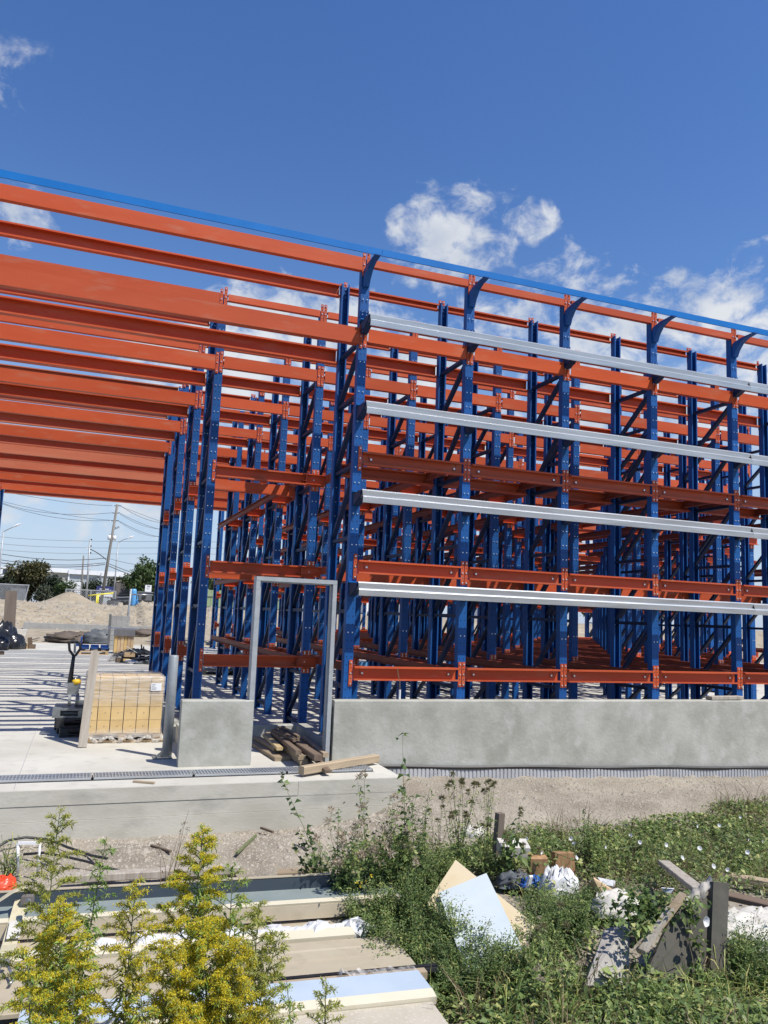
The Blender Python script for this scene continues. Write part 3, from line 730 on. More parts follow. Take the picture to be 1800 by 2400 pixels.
# galvanised wall girts on the facade
def girt_mesh(L, chip):
    p = [(-.27, .085), (-.325, .085), (-.338, .070), (-.328, .006), (-.362, -.002), (-.374, -.016), (-.366, -.085), (-.346, -.085), (-.346, -.08), (-.361, -.08), (-.368, -.012), (-.358, .0), (-.323, .010), (-.333, .068), (-.323, .08), (-.27, .08)]
    mb = MB(); mb.prism([(y + (.003 if chip else 0), z) for y, z in p], 'x', 0, L)
    mb.box(.0, .004, -.30, -.29, -.02, .02)
    return mb.mesh('wall_girt', 'galvanised')
GL, GR = girt_mesh(6.22, False), girt_mesh(4.2, True)
for l, z in enumerate(GIRTZ):
    tag(link('wall_girt', GL, None, (-.03, 0, z)), 'galvanised wall girt across the facade posts, %s from the bottom, door end length' % ORD[l], 'girt', 'galvanised girts')
    tag(link('wall_girt', GR, None, (6.195, 0, z - .002)), 'galvanised wall girt across the facade posts, %s from the bottom, length beyond the joint' % ORD[l], 'girt', 'galvanised girts')
# cornice rail
mb = MB(); mb.prism([(-.44, 6.335), (-.425, 6.335), (-.425, 6.41), (-.36, 6.415), (-.36, 6.425), (-.44, 6.425)], 'x', XL, .06)
tag(mb.obj('cornice_rail', 'rail_blue'), 'blue cornice rail over the open aisle in front of the orange roof beam', 'rail', 'blue cornice rails')
mb = MB(); mb.prism([(-.442, 6.335), (-.425, 6.335), (-.425, 6.41), (-.36, 6.415), (-.36, 6.425), (-.442, 6.425)], 'x', .063, 11.0)
tag(mb.obj('cornice_rail', 'rail_blue'), 'blue cornice rail on curved brackets along the top of the facade posts', 'rail', 'blue cornice rails')
# far block behind the cross aisle
FX0, FY = 2.45, (22.1, 24.4, 26.7)
for r, y in enumerate(FY):
    for i in range(15):
        x = FX0 + i * P
        frame(20 + r, i, x, y, 'pale far blue rack frame behind the cross aisle, %s row, %s from its aisle end' % (('front', 'middle', 'rear')[r], ORD[i]), 'blue rack frames', (-1, 1) if i else (1,), detail=1)
        if i < 14:
            bay('roof_beam', M_ROOF, True, 0, i, ROOFZ, 'orange roof beam of the far rack block, %s row, %s bay' % (('front', 'middle', 'rear')[r], ORD[i]), 'beam', 'orange roof beams between posts', False, x, y)
            bay('tie_beam', M_TIE, True, 0, i, TIEZ, 'orange tie beam of the far rack block, %s row, %s bay' % (('front', 'middle', 'rear')[r], ORD[i]), 'beam', 'orange tie beams between posts', False, x, y)
            if r == 0:
                for l, z in enumerate(LEV):
                    tag(link('cross_beam', M_CROSS, None, (x + .064, y, z)), 'orange cross beam of the far rack block, %s level, %s bay' % (LN[l], ORD[i]), 'beam', 'orange far cross beams')
# ---------------------------------------------------------------- foliage generators
def np_mesh(name, V, F4, mats, mi=None):
    me = bpy.data.meshes.new(name)
    me.vertices.add(len(V)); me.vertices.foreach_set('co', np.ascontiguousarray(V, np.float32).ravel())
    n = F4.shape[1]
    me.loops.add(F4.size); me.loops.foreach_set('vertex_index', F4.ravel().astype(np.int32))
    me.polygons.add(len(F4)); me.polygons.foreach_set('loop_start', np.arange(0, F4.size, n, dtype=np.int32))
    if mi is not None: me.polygons.foreach_set('material_index', np.asarray(mi, np.int32))
    me.update(calc_edges=True)
    for m in ([mats] if isinstance(mats, str) else mats): me.materials.append(MATS[m])
    return me
def unit(a): return a / np.maximum(np.linalg.norm(a, axis=-1, keepdims=True), 1e-9)
def leaves(C, D, Lg, Wd, droop=0.25, fold=0.15, g=None):
    """folded lens-shaped leaves: base C, direction D (n,3); returns verts and tris (6 verts, 6 tris each)"""
    g = g or rng
    n = len(C); D = unit(np.asarray(D, float)); Lg = np.broadcast_to(np.asarray(Lg, float), n)[:, None]; Wd = np.broadcast_to(np.asarray(Wd, float), n)[:, None]
    up = np.tile(np.array([0, 0, 1.0]), (n, 1)) + g.normal(0, .35, (n, 3))
    sd = unit(np.cross(D, up)); nr = np.cross(sd, D)
    mid = C + D * Lg * .45
    tip = C + D * Lg - np.array([0, 0, 1.0]) * Lg * droop
    f = nr * Wd * fold
    V = np.stack([C, mid + sd * Wd * .5 + f, mid, mid - sd * Wd * .5 + f, tip], 1).reshape(-1, 3)
    o = (np.arange(n) * 5)[:, None]
    F = np.concatenate([o + [0, 1, 2], o + [0, 2, 3], o + [2, 1, 4], o + [2, 4, 3]], 1).reshape(-1, 3)
    return V, F
def diamonds(C, D, Lg, Wd, g=None):
    g = g or rng
    n = len(C); D = unit(np.asarray(D, float)); Lg = np.broadcast_to(np.asarray(Lg, float), n)[:, None]; Wd = np.broadcast_to(np.asarray(Wd, float), n)[:, None]
    sd = unit(np.cross(D, g.normal(0, 1, (n, 3)))) * Wd * .5
    V = np.stack([C, C + D * Lg * .5 + sd, C + D * Lg, C + D * Lg * .5 - sd], 1).reshape(-1, 3)
    o = (np.arange(n) * 4)[:, None]
    return V, np.concatenate([o + [0, 1, 2], o + [0, 2, 3]], 1).reshape(-1, 3)
class LB:
    """collects leaf batches with materials into one mesh"""
    def __init__(s): s.V = []; s.F = []; s.M = []; s.n = 0; s.names = []
    def add(s, VF, mat):
        V, F = VF
        if mat not in s.names: s.names.append(mat)
        s.V.append(V); s.F.append(F + s.n); s.M.append(np.full(len(F), s.names.index(mat))); s.n += len(V)
    def mesh(s, name): return np_mesh(name, np.concatenate(s.V), np.concatenate(s.F), s.names, np.concatenate(s.M))
    def obj(s, name, parent=None, **kw): return link(name, s.mesh(name), parent, **kw)

def tree(name, label, base, h, cr, mat, g, lobes=9, n=2600, ls=.3, trunk=.12, flat=.85, bare=.25, cat='tree', group=None, conifer=False):
    t = thing(name, label, cat, base, group)
    mb = MB(); mb.tube([(0, 0, -.2), (cr * .03, 0, h * .3), (0, .02, h * .75)], [trunk, trunk * .75, trunk * .25], 7)
    L = LB(); C = []; D = []
    for j in range(lobes):
        f = (j + .5) / lobes
        a = j * 2.4 + g.uniform(-.4, .4)
        if conifer:
            z = h * (bare + (1 - bare) * f); rr = cr * (1 - f) * .55 + .1; c = np.array([math.cos(a) * rr * .5, math.sin(a) * rr * .5, z]); r = np.array([rr * .8, rr * .8, rr * .55])
        else:
            z = h * (bare + (1 - bare) * (.12 + .74 * g.random())); q = max(.25, 1 - abs((z / h - .6) / .45) ** 2)
            rr = cr * .58 * q * math.sqrt(g.random() * .8 + .2); c = np.array([math.cos(a) * rr, math.sin(a) * rr, z]); r = cr * np.array([.42, .42, .36]) * g.uniform(.65, 1.1)
        mb.tube([(0, 0, h * bare * .8), Vector(c) * .6 + Vector((0, 0, h * bare * .32)), c], [trunk * .4, trunk * .22, trunk * .08], 5)
        m = n // lobes
        d = unit(g.normal(0, 1, (m, 3))); p = c + d * r * (g.random((m, 1)) ** .35)
        # sub-clumps
        k = 9; cl = c + unit(g.normal(0, 1, (k, 3))) * r * .95
        idx = g.integers(0, k, m); p = np.where(g.random((m, 1)) < .6, cl[idx] + g.normal(0, 1, (m, 3)) * r * .24, p)
        C.append(p); D.append(unit(p - c) + g.normal(0, .6, (m, 3)))
    C = np.concatenate(C); D = np.concatenate(D)
    L.add(leaves(C, D, g.uniform(.6, 1.3, len(C)) * ls, g.uniform(.4, .7, len(C)) * ls, .3, .2, g), mat)
    mb.obj('trunk', 'bark', t, True)
    L.obj('crown', t, kind='stuff')
    return t

# ---------------------------------------------------------------- background beyond the slab
G2 = np.random.default_rng(5)
def gnd(px, Y, py=1500):
    x = ony(px, py, Y)[0]
    return Vector((x, Y, gz(x, Y)))
def at(px, py, Y): return ony(px, py, Y)
def hgt(px, py, Y): return ony(px, py, Y)[2]
b = gnd(66, 75, 1400); tree('broad_tree', 'big rusty green broad tree behind the chain-link gate', b, hgt(70, 1308, 75) - b.z, 2.2, 'tree_warm', G2, 13, 5200, .34, .2, bare=.12)
b = gnd(12, 82, 1400); tree('broad_tree', 'dark green tree at the picture edge behind the big rusty tree', b, hgt(10, 1335, 82) - b.z, 1.9, 'tree_dark', G2, 9, 2600, .34, .16, bare=.1)
b = gnd(118, 73, 1400); tree('bush_tree', 'low dark green bush beside the big rusty tree', b, hgt(118, 1352, 73) - b.z, 1.4, 'tree_dark', G2, 9, 2400, .26, .1, bare=.05)
b = gnd(148, 70, 1400); tree('bush_tree', 'rounded green bush in front of the white container', b, hgt(145, 1358, 70) - b.z, 1.1, 'tree_green', G2, 8, 2400, .22, .1, bare=.05)
b = gnd(97, 68, 1405); tree('bush_tree', 'grey shrub at the foot of the dark bush', b, hgt(97, 1376, 68) - b.z, .9, 'tree_grey', G2, 7, 1500, .2, .06, bare=.03)
b = gnd(348, 78, 1400); tree('broad_tree', 'bright green broad tree close behind the blue rack posts', b, hgt(350, 1303, 78) - b.z, 2.5, 'tree_green', G2, 13, 5200, .36, .2, bare=.1)
b = gnd(318, 72, 1400); tree('broad_tree', 'smaller green tree above the blue tank', b, hgt(320, 1330, 72) - b.z, 1.5, 'tree_green', G2, 9, 2600, .28, .14, bare=.1)
for px, py, Y, w, s in ((177, 1366, 120, 1.6, 'spreading dark pine in front of the white building windows'), (215, 1358, 118, 2.2, 'spreading dark pine between the two thin poles and the leaning pole'), (262, 1354, 116, 1.6, 'grey pine behind the street light'), (285, 1360, 112, 1.7, 'grey green pine above the rusty container'), (196, 1380, 122, 1.2, 'small pine behind the thin metal pole')):
    b = gnd(px, Y, 1400); tree('pine_tree', s, b, hgt(px, py, Y) - b.z, w, 'tree_dark' if px < 250 else 'tree_grey', G2, 11, 1800, .4, .15, bare=.25)
# far tree line to the right, seen only through the racks
for j in range(9):
    Y = 130 + 6 * (j % 3); x = 18 + j * 13
    tree('broad_tree', '%s green tree of the row far behind the racks' % ORD[j], (x, Y, gz(x, Y)), 7 + 1.5 * (j % 3), 4.5, 'tree_green', G2, 9, 1500, .7, .3, bare=.1, group='trees far behind the racks')
# long building
zb = gz(0, 160)
bt = thing('long_building', 'long white and grey industrial building behind the poles', 'building', (0, 0, 0))
xa, xm, xe = at(108, 1380, 160).x, at(157, 1380, 160).x, at(345, 1380, 160).x
zr = hgt(120, 1341, 160); zc = hgt(120, 1331, 160); z2 = hgt(160, 1368, 160)
MB().box(xa, xm, 160, 190, zb - 1, zr).obj('wall', 'build_tan', bt)
MB().box(xm + .02, xe, 159.8, 190, zb - 1, zr).obj('wall', 'build_grey', bt)
MB().box(xa - .2, xm, 159.5, 190.2, zr, zc).obj('fascia', 'build_white', bt)
MB().box(xm, xe + .2, 159.3, 190.2, zr - .15, zc - .1).obj('fascia', 'build_white', bt)
for px in (157, 226, 262): MB().box(at(px, 1380, 159.5).x, at(px, 1380, 159.5).x + .28, 159.6, 159.79, zb - 1, zr - .15).obj('pilaster', 'build_white', bt)
for j, px in enumerate((160, 170, 188, 197, 214, 240, 252, 270, 283)):
    x = at(px, 1380, 159.5).x
    w = MB().box(x, x + .62, 159.66, 159.78, z2 - .15, z2 + .5).obj('window', 'build_white', bt)
    MB().box(x + .06, x + .56, 159.63, 159.655, z2 - .09, z2 + .44).obj('pane', 'window_dark', w)
for px, w in ((118, .5), (147, .3), (152, .5), (176, 1.6), (206, .6)):
    x = at(px, 1332, 170).x; MB().box(x, x + w, 168, 170, zc - .3, zc + .35).obj('roof_unit', 'rust_grey', bt)
wb = thing('white_building', 'pale blue and white low building behind the pines', 'building', (0, 0, 0))
xa, xe = at(236, 1380, 140).x, at(330, 1380, 140).x
MB().box(xa, xe, 140, 150, zb - 1, hgt(280, 1352, 140)).obj('wall', 'build_grey', wb)
MB().box(xa - .1, xe + .1, 139.8, 150.1, hgt(280, 1352, 140), hgt(280, 1343, 140)).obj('fascia', 'build_white', wb)
wc = thing('white_container', 'white box container with faded lettering behind the sand mound', 'container', (0, 0, 0))
xa, xe = at(122, 1380, 84).x, at(188, 1380, 84).x
zt_ = hgt(150, 1362, 84)
MB().box(xa, xe, 84, 90, gz(xa, 84) - .1, zt_).obj('body', 'build_white', wc)
for r_ in range(4):
    for c_ in range(3):
        if r_ == 0 and c_ == 1: continue
        x = xa + 1.75 + c_ * .46
        MB().box(x, x + .34, 83.985, 83.997, zt_ - .5 - r_ * .22, zt_ - .44 - r_ * .22).obj('lettering', 'ink_grey', wc)
lb = thing('warehouse', 'dark windowed warehouse with white trim at the picture edge', 'building', (0, 0, 0))
xa, xe = at(-60, 1380, 140).x, at(36, 1380, 140).x
MB().box(xa, xe, 140, 160, gz(xa, 140) - 1, hgt(10, 1328, 140)).obj('wall', 'build_white', lb)
for px in (-30, -14, 3, 14, 25):
    x = at(px, 1380, 140).x; MB().box(x, x + .65, 139.93, 139.99, hgt(10, 1345, 140), hgt(10, 1333, 140)).obj('window', 'window_dark', lb)
# poles and wires
def pole(p0, p1, Y, r, mat, label, cat='pole', name='utility_pole', base=None):
    a = at(*p0, Y); a.z = min(a.z, gz(a.x, Y)) - .2; bb = at(*p1, Y)
    t = thing(name, label, cat, a)
    MB().tube([(0, 0, 0), (bb - a) * .5, bb - a], [r, r * .85, r * .7], 10).obj('shaft', mat, t, True)
    return t, a, bb
t, a, tp = pole((237, 1400), (275, 1182), 90, .19, 'pole_wood', 'tall leaning wooden utility pole with two white transformers')
rel = lambda px, py, Y=90: at(px, py, Y) - a
for k, (px, py) in enumerate(((256, 1260), (268, 1261))):
    c = rel(px, py); s = MB().tube([c + Vector((0, -.05, -.28)), c + Vector((0, -.05, .28))], .19, 14).obj('transformer', 'white_metal', t, True)
    MB().tube([c + Vector((0, -.05, .28)), c + Vector((0, -.05, .40))], .05, 8).obj('bushing', 'jack_grey', s)
for py, xs in ((1186, (268, 283)), (1203, (263, 281)), (1221, (260, 278))):
    for px in xs: MB().tube([rel(272 if py < 1190 else (270 if py < 1210 else 267), py), rel(px, py - 1)], .05, 6).obj('insulator', 'ink_shade_black', t)
mb = MB()
for j in range(4): mb.tube([rel(264 + j * 4, 1243 - j * 2), rel(267 + j * 4, 1240 - j), rel(266 + j * 4, 1236 - j)], .04, 5)
mb.obj('fuse_cutout', 'ink_shade_black', t)
t2, a2, _ = pole((203, 1400), (211, 1263), 110, .15, 'pole_metal', 'slim grey pole with a lamp arm and cable bracket')
for py in (1265, 1280, 1296): MB().tube([at(211 - (py - 1265) * .06, py, 110) - a2, at(216 - (py - 1265) * .06, py - .5, 110) - a2], .09, 6).obj('insulator', 'ink_shade_black', t2)
MB().tube([at(203, 1286, 110) - a2, at(210, 1286, 110) - a2], .07, 6).obj('bracket', 'white_metal', t2)
MB().tube([at(206.5, 1333, 110) - a2, at(217, 1326, 110) - a2, at(228, 1323, 110) - a2], [.07, .06, .09], 6).obj('lamp_arm', 'white_metal', t2)
pole((189, 1400), (196, 1302), 112, .15, 'pole_wood', 'short bare wooden pole beside the slim grey pole')
pole((299, 1390), (301, 1342), 105, .2, 'bollard_grey', 'stubby grey pole in front of the bright green tree')
def street_light(p0, p1, arm, Y, label):
    t, a, bb = pole(p0, p1, Y, .10, 'pole_metal', label, 'street light', 'street_light')
    pts = [bb - a] + [at(*p, Y) - a for p in arm]
    MB().tube(pts, .055, 6).obj('arm', 'pole_metal', t)
    d = (pts[-1] - pts[-2]).normalized(); MB().tube([pts[-1] - d * .1, pts[-1] + d * .3, pts[-1] + d * .75], [.06, .12, .05], 8).obj('lamp_head', 'white_metal', t)
    return t
street_light((-8, 1400), (8, 1246), ((20, 1240), (33, 1234)), 85, 'grey street light with a curved arm at the picture edge')
street_light((266, 1400), (277, 1272), ((287, 1266), (301, 1261)), 95, 'thin pale street light beside the leaning wooden pole')
WIRES = [((0, 1150), (150, 1176), (263, 1185), .03), ((0, 1177), (120, 1203), (263, 1202), .03), ((0, 1179), (130, 1213), (258, 1220), .03), ((0, 1174), (150, 1206), (258, 1219), .025),
         ((283, 1186), (330, 1212), (376, 1225), .03), ((283, 1187), (330, 1205), (376, 1222), .025), ((281, 1203), (330, 1226), (376, 1241), .03), ((281, 1205), (330, 1230), (376, 1240), .025), ((279, 1221), (330, 1246), (372, 1258), .03), ((278, 1222), (330, 1250), (372, 1257), .025),
         ((0, 1258), (150, 1267), (372, 1269), .022), ((0, 1274), (150, 1283), (372, 1284), .022), ((0, 1288), (150, 1297), (372, 1298), .022),
         ((0, 1298), (130, 1312), (249, 1308), .05), ((0, 1312), (130, 1324), (247, 1319), .05), ((0, 1319), (130, 1329), (246, 1323), .06),
         ((252, 1320), (290, 1335), (330, 1350), .05), ((252, 1325), (290, 1341), (330, 1354), .06), ((211, 1287), (230, 1297), (249, 1312), .07), ((255, 1309), (300, 1320), (360, 1330), .03)]
for j, (p, q, r_, w) in enumerate(WIRES):
    Y = 90
    P0, P1, P2 = at(*p, Y), at(*q, Y), at(*r_, Y)
    ext = P0 + (P0 - P1) * .8 if p[0] == 0 else P0
    pts = [ext] if p[0] == 0 else []
    for u in np.linspace(0, 1, 9):   # quadratic through three points
        l0, l1, l2 = 2 * (u - .5) * (u - 1), -4 * u * (u - 1), 2 * u * (u - .5)
        pts.append(P0 * l0 + P1 * l1 + P2 * l2)
    if r_[0] > 320: pts.append(P2 + (P2 - P1) * .9)
    lab = 'overhead wire %s, %s from the top' % ('on the lower strands' if py > 1250 else 'of the pole line', ORD[j])
    tag(MB().tube(pts, w, 4).obj('overhead_wire', 'wire_dark'), 'dark overhead cable behind the open aisle, %s strand counted from the topmost' % ORD[j], 'cable', 'overhead cables')
# chain-link gate and fence
def chain(name, label, x0, x1, Y, z0, z1, step=.22, lean=0.0):
    t = thing(name, label, 'fence', (x0, Y, z0)); W_ = x1 - x0; H = z1 - z0
    for x in np.linspace(0, W_, max(2, int(W_ / 1.8) + 1)): MB().tube([(x, 0, -.1), (x + lean, 0, H + .05)], .05, 6).obj('post', 'pole_metal', t)
    MB().tube([(lean, 0, H), (W_ + lean, 0, H)], .04, 6).obj('top_rail', 'pole_metal', t)
    mb = MB(); n = int((W_ + H) / step)
    for j in range(n):
        s = j * step - H
        for sg in (1, -1):
            p, q = (s, 0.0), (s + H, H)
            if p[0] < 0: p = (0.0, -s)
            if q[0] > W_: q = (W_, W_ - s)
            if q[0] <= p[0]: continue
            zz = (p[1], q[1]) if sg == 1 else (H - p[1], H - q[1])
            mb.beam((p[0] + lean * p[1] / H, .02 * sg, zz[0]), (q[0] + lean * q[1] / H, .02 * sg, zz[1]), .022)
    mb.obj('wire_mesh', 'pole_metal', t, kind='stuff')
    return t
xa, xe = at(0, 1400, 60).x, at(57, 1400, 60).x
zg = gz(xe, 60); zt_ = hgt(30, 1370, 60)
chain('chain_fence', 'grey chain-link gate panel behind the brown board', xa - 1.5, xe, 60, zg, zt_, .12, .25)
MB_ = MB(); MB_.box(at(24, 1390, 62).x, at(57, 1390, 62).x, 62, 63.5, zg, hgt(30, 1378, 62))
tag(MB_.obj('site_cabinet', 'trailer_grey'), 'dark grey cabinet behind the chain-link gate', 'cabinet')
xa, xe = at(153, 1400, 66).x, at(270, 1400, 66).x
chain('chain_fence', 'thin chain-link fence behind the sand mound', xa, xe, 66, gz(xe, 66), hgt(200, 1383, 66), .2)
# navy banner trailer, rusty container, trailer bed, tank, sign, yellow rail
nb = thing('box_trailer', 'navy blue box trailer with white lettering beyond the leaning pole', 'trailer', (0, 0, 0))
xa, xe = at(226, 1390, 100).x, at(268, 1390, 100).x
MB().box(xa, xe, 100, 103, hgt(240, 1388, 100), hgt(240, 1374, 100)).obj('body', 'banner_navy', nb)
MB().box(xa, xe, 100.1, 103, hgt(240, 1398, 100), hgt(240, 1388, 100)).obj('skirt', 'build_white', nb)
for j in range(7): MB().box(xa + .35 + j * .17, xa + .46 + j * .17, 99.97, 99.995, hgt(240, 1382, 100), hgt(240, 1379.5, 100)).obj('lettering', 'paper_white', nb)
MB().beam((xe - .75, 99.98, hgt(240, 1386, 100)), (xe - .4, 99.98, hgt(240, 1380, 100)), .05, .02).obj('emblem', 'paper_white', nb)
for x in (xa + .5, xe - .5): MB().tube([(x, 100.05, gz(x, 100) + .35), (x, 100.35, gz(x, 100) + .35)], .35, 12).obj('wheel', 'black_matte', nb)
rc = thing('slatted_container', 'rusty grey slatted container below the pines', 'container', (0, 0, 0))
xa, xe = at(270, 1390, 80).x, at(303, 1390, 80).x; z0, z1 = gz(xa, 80), hgt(285, 1366, 80)
MB().box(xa, xe, 80, 83, z0, z1).obj('body', 'rust_grey', rc)
for j in range(5): MB().box(xa, xe, 79.95, 79.995, z0 + .2 + j * .25, z0 + .24 + j * .25).obj('slat', 'steel_grey', rc)
for u in (.0, .4, .97): MB().box(xa + (xe - xa) * u, xa + (xe - xa) * u + .06, 79.93, 79.99, z0, z1).obj('stile', 'trailer_grey', rc)
MB().beam((at(274, 1365, 80).x, 80.2, z1 + .10), (at(296, 1358, 80).x, 81, z1 + .42), .35, .05).obj('roof_flap', 'tan_panel', rc)
tb = thing('flatbed_trailer', 'dark grey flatbed trailer parked below the rusty container', 'trailer', (0, 0, 0))
Yt = 52; x0, x1 = at(250, 1410, Yt).x, at(304, 1410, Yt).x; zt_ = hgt(280, 1402, Yt); zl = gz(x0, Yt)
MB().prism([(x0, zt_ - .04), (x1, zt_ + .08), (x1, zt_ + .16), (x0, zt_ + .02)], 'y', Yt, Yt + 1.6).obj('deck', 'steel_grey', tb)
MB().prism([(x0 + .5, zl + .15), (x1, zl + .1), (x1, zt_ + .03), (x0 + .3, zt_ - .1)], 'y', Yt + .1, Yt + 1.5).obj('body', 'trailer_grey', tb)
for x in (x1 - .5, x1 - .15): MB().tube([(x, Yt + .02, zl + .2), (x, Yt + .2, zl + .2)], .2, 14).obj('wheel', 'black_matte', tb)
bt_ = thing('blue_tank', 'light blue upright plastic tank with a low blue skid', 'tank', (at(312, 1410, 48).x, 48, gz(at(312, 1410, 48).x, 48)))
h_ = hgt(312, 1380, 48) - bt_.location.z
MB().tube([(0, 0, 0), (0, 0, .03), (0, 0, h_ * .9), (0, 0, h_ * .98), (0, 0, h_)], [.17, .18, .18, .16, .08], 20).obj('vessel', 'tank_blue', bt_, True)
MB().prism([(.15, 0), (.75, 0), (.82, .18), (.8, .22), (.15, .2)], 'y', -.2, .2).obj('skid', 'tank_blue', bt_)
MB().tube([(.3, 0, .2), (.3, 0, .5), (.3, 0, .62)], [.12, .12, .05], 14).obj('small_vessel', 'tank_blue', bt_, True)
MB().tube([(.17, -.05, h_ * .8), (.3, -.05, .6)], .03, 6).obj('pipe', 'tank_blue', bt_)
eg = thing('site_generator', 'grey machine with a dark round intake beside the blue tank', 'generator', (at(340, 1412, 46).x, 46, gz(at(340, 1412, 46).x, 46)))
MB().box(-.42, .42, 0, .8, .1, .62).obj('housing', 'trailer_grey', eg)
MB().tube([(-.1, -.03, .3), (-.1, 0.02, .3)], .14, 16).obj('intake', 'black_matte', eg)
MB().box(-.5, .5, -.05, .85, .62, .68).obj('lid', 'steel_grey', eg); MB().box(-.45, .45, 0, .8, 0, .1).obj('skid', 'black_matte', eg)
sg = thing('notice_sign', 'white notice board on a post above the blue tank', 'sign', (at(345, 1410, 50).x, 50, gz(at(345, 1410, 50).x, 50)))
zs0, zs1 = hgt(345, 1387, 50) - sg.location.z, hgt(345, 1371, 50) - sg.location.z
MB().box(-.02, .02, 0, .03, 0, zs1).obj('post', 'steel_grey', sg)
MB().box(-.22, .22, -.03, -.003, zs0, zs1).obj('board', 'paper_white', sg)
MB().box(-.11, .13, -.036, -.0305, zs1 - .11, zs1 - .06).obj('lettering', 'ink_shade_black', sg)
for j in range(3): MB().box(-.12, .12 - .03 * j, -.036, -.0305, zs1 - .20 - .06 * j, zs1 - .18 - .06 * j).obj('lettering', 'ink_grey', sg)
yr = thing('yellow_rail', 'bright yellow pipe barrier beyond the sand mound', 'barrier', (0, 0, 0))
Yy = 58
MB().tube([at(207, 1396, Yy), at(266, 1390, Yy)], .06, 8).obj('rail', 'rail_yellow', yr, True)
for px in (227.5, 231):
    q = at(px, 1394, Yy); MB().tube([q, Vector((q.x - .02, Yy, gz(q.x, Yy) - .3))], .05, 8).obj('leg', 'rail_yellow', yr, True)
gf = thing('panel_fence', 'pale green metal panel fence seen between the rack posts', 'fence', (0, 0, 0))
Yf = 62; x0, x1 = at(470, 1400, Yf).x, at(660, 1400, Yf).x; z0 = gz(x0, Yf); z1 = hgt(520, 1384, Yf)
for j in range(int((x1 - x0) / .45) + 1):
    x = x0 + j * .45; MB().prism([(x, Yf), (x + .43, Yf), (x + .43, Yf + .05), (x + .30, Yf + .05), (x + .28, Yf + .09), (x + .15, Yf + .09), (x + .13, Yf + .05), (x, Yf + .05)], 'z', z0, z1).obj('panel', 'fence_green', gf)
for z in (z0 + (z1 - z0) * .62, z0 + .1): MB().box(x0, x1, Yf - .05, Yf - .003, z, z + .07).obj('rail', 'trailer_grey', gf)
for j, (px0, px1, pt, pb, Y, lab) in enumerate(((580, 640, 1395, 1445, 46, 'white site trailer seen low between the rack posts'), (860, 890, 1405, 1440, 60, 'white van body glimpsed between rack posts below the lowest girt'), (1120, 1180, 1395, 1450, 60, 'pinkish white trailer glimpsed between rack posts below the lowest girt'))):
    x0, x1 = at(px0, 1400, Y).x, at(px1, 1400, Y).x
    t = thing('site_trailer', lab, 'trailer', (x0, Y, gz(x0, Y)))
    H = hgt(px0, pt, Y) - t.location.z
    MB().box(0, x1 - x0, 0, 2.5, .3, H).obj('body', 'build_white', t)
    MB().box(.1, x1 - x0 - .1, -.02, -.003, .35, .5).obj('skirt', 'trailer_grey', t)
    for x in (.4, x1 - x0 - .4): MB().tube([(x, -.05, .28), (x, .2, .28)], .28, 12).obj('wheel', 'black_matte', t)
# low concrete footing in the bank
mb = MB(); xa, xe = at(60, 1455, 38).x, at(420, 1455, 38).x
mb.box(xa, xe, 37.6, 37.9, -.1, .62); mb.box(xa, xa + .25, 36.6, 37.6, -.1, .66)
tag(mb.obj('footing_wall', 'block_concrete'), 'low grey concrete footing across the sand bank', 'wall')
# ---------------------------------------------------------------- things on the slab
def plank(name, label, a, b, w, t, mat, cat='plank', group=None, up=(0, 0, 1)):
    a = Vector(a); b = Vector(b); L = (b - a).length
    x = (b - a).normalized(); y = Vector(up).cross(x).normalized(); z = x.cross(y)
    mb = MB(); c = min(t, w) * .12
    mb.prism([(-w / 2 + c, -t / 2), (w / 2 - c, -t / 2), (w / 2, -t / 2 + c), (w / 2, t / 2 - c), (w / 2 - c, t / 2), (-w / 2 + c, t / 2), (-w / 2, t / 2 - c), (-w / 2, -t / 2 + c)], 'x', 0, L)
    o = mb.obj(name, mat)
    o.matrix_world = Matrix.Translation(a) @ Matrix((x, y, z)).transposed().to_4x4()
    return tag(o, label, cat, group)
g5 = random.Random(3)
# wrapped pallet of cartons
px0, px1, yf = -3.02, -2.05, 1.59
wp = thing('wrapped_pallet', 'film-wrapped pallet of tan cartons beside the pallet jack', 'pallet load', (px0, yf, 0))
Wd, Dp = px1 - px0, 1.0
for y in (0, .45, .9): MB().box(0, Wd + .04, y, y + .1, 0, .022).obj('bottom_board', 'pallet_wood', wp)
for x in (0.02, Wd / 2 - .05, Wd - .10):
    for y in (.0, .43, .86): MB().box(x, x + .1, y + .003, y + .13, .0225, .098).obj('block', 'pallet_wood', wp)
for k in range(7): MB().box(0, Wd, k * .142 + .004, k * .142 + .112, .0985, .118).obj('deck_board', 'pallet_wood', wp)
nx, nz = 6, 4
cw = Wd / nx; hs = [.17, .17, .20, .175]
for c in range(nx):
    z = .119
    for r_ in range(nz):
        for d in range(3):
            if d and c not in (0, nx - 1) and r_ != nz - 1: continue
            q = g5.uniform(.001, .004)
            MB().box(c * cw + .003, (c + 1) * cw - .004 - q, d * .33 + .003 + q, (d + 1) * .33 - .003, z, z + hs[r_] - .004).obj('carton', 'carton', wp)
        z += hs[r_]
for k in range(10): MB().tube([(((k % 5) + .55) * cw, -.0005 + .003, .119 + .17 * (k // 5) + .09), (((k % 5) + .55) * cw, .001, .119 + .17 * (k // 5) + .09)], .006, 6).obj('hand_hole', 'ink_shade_black', wp)
vs = []; n = 64; zs = [.06, .12, .2, .3, .4, .5, .6, .7, .78, .835, .85]
def rr(u):  # rounded rectangle path
    per = 2 * (Wd + Dp); s = u * per
    if s < Wd: return Vector((s, -.006, 0))
    s -= Wd
    if s < Dp: return Vector((Wd + .008, s, 0))
    s -= Dp
    if s < Wd: return Vector((Wd - s, Dp + .006, 0))
    return Vector((-.008, Dp - (s - Wd), 0))
mb = MB()
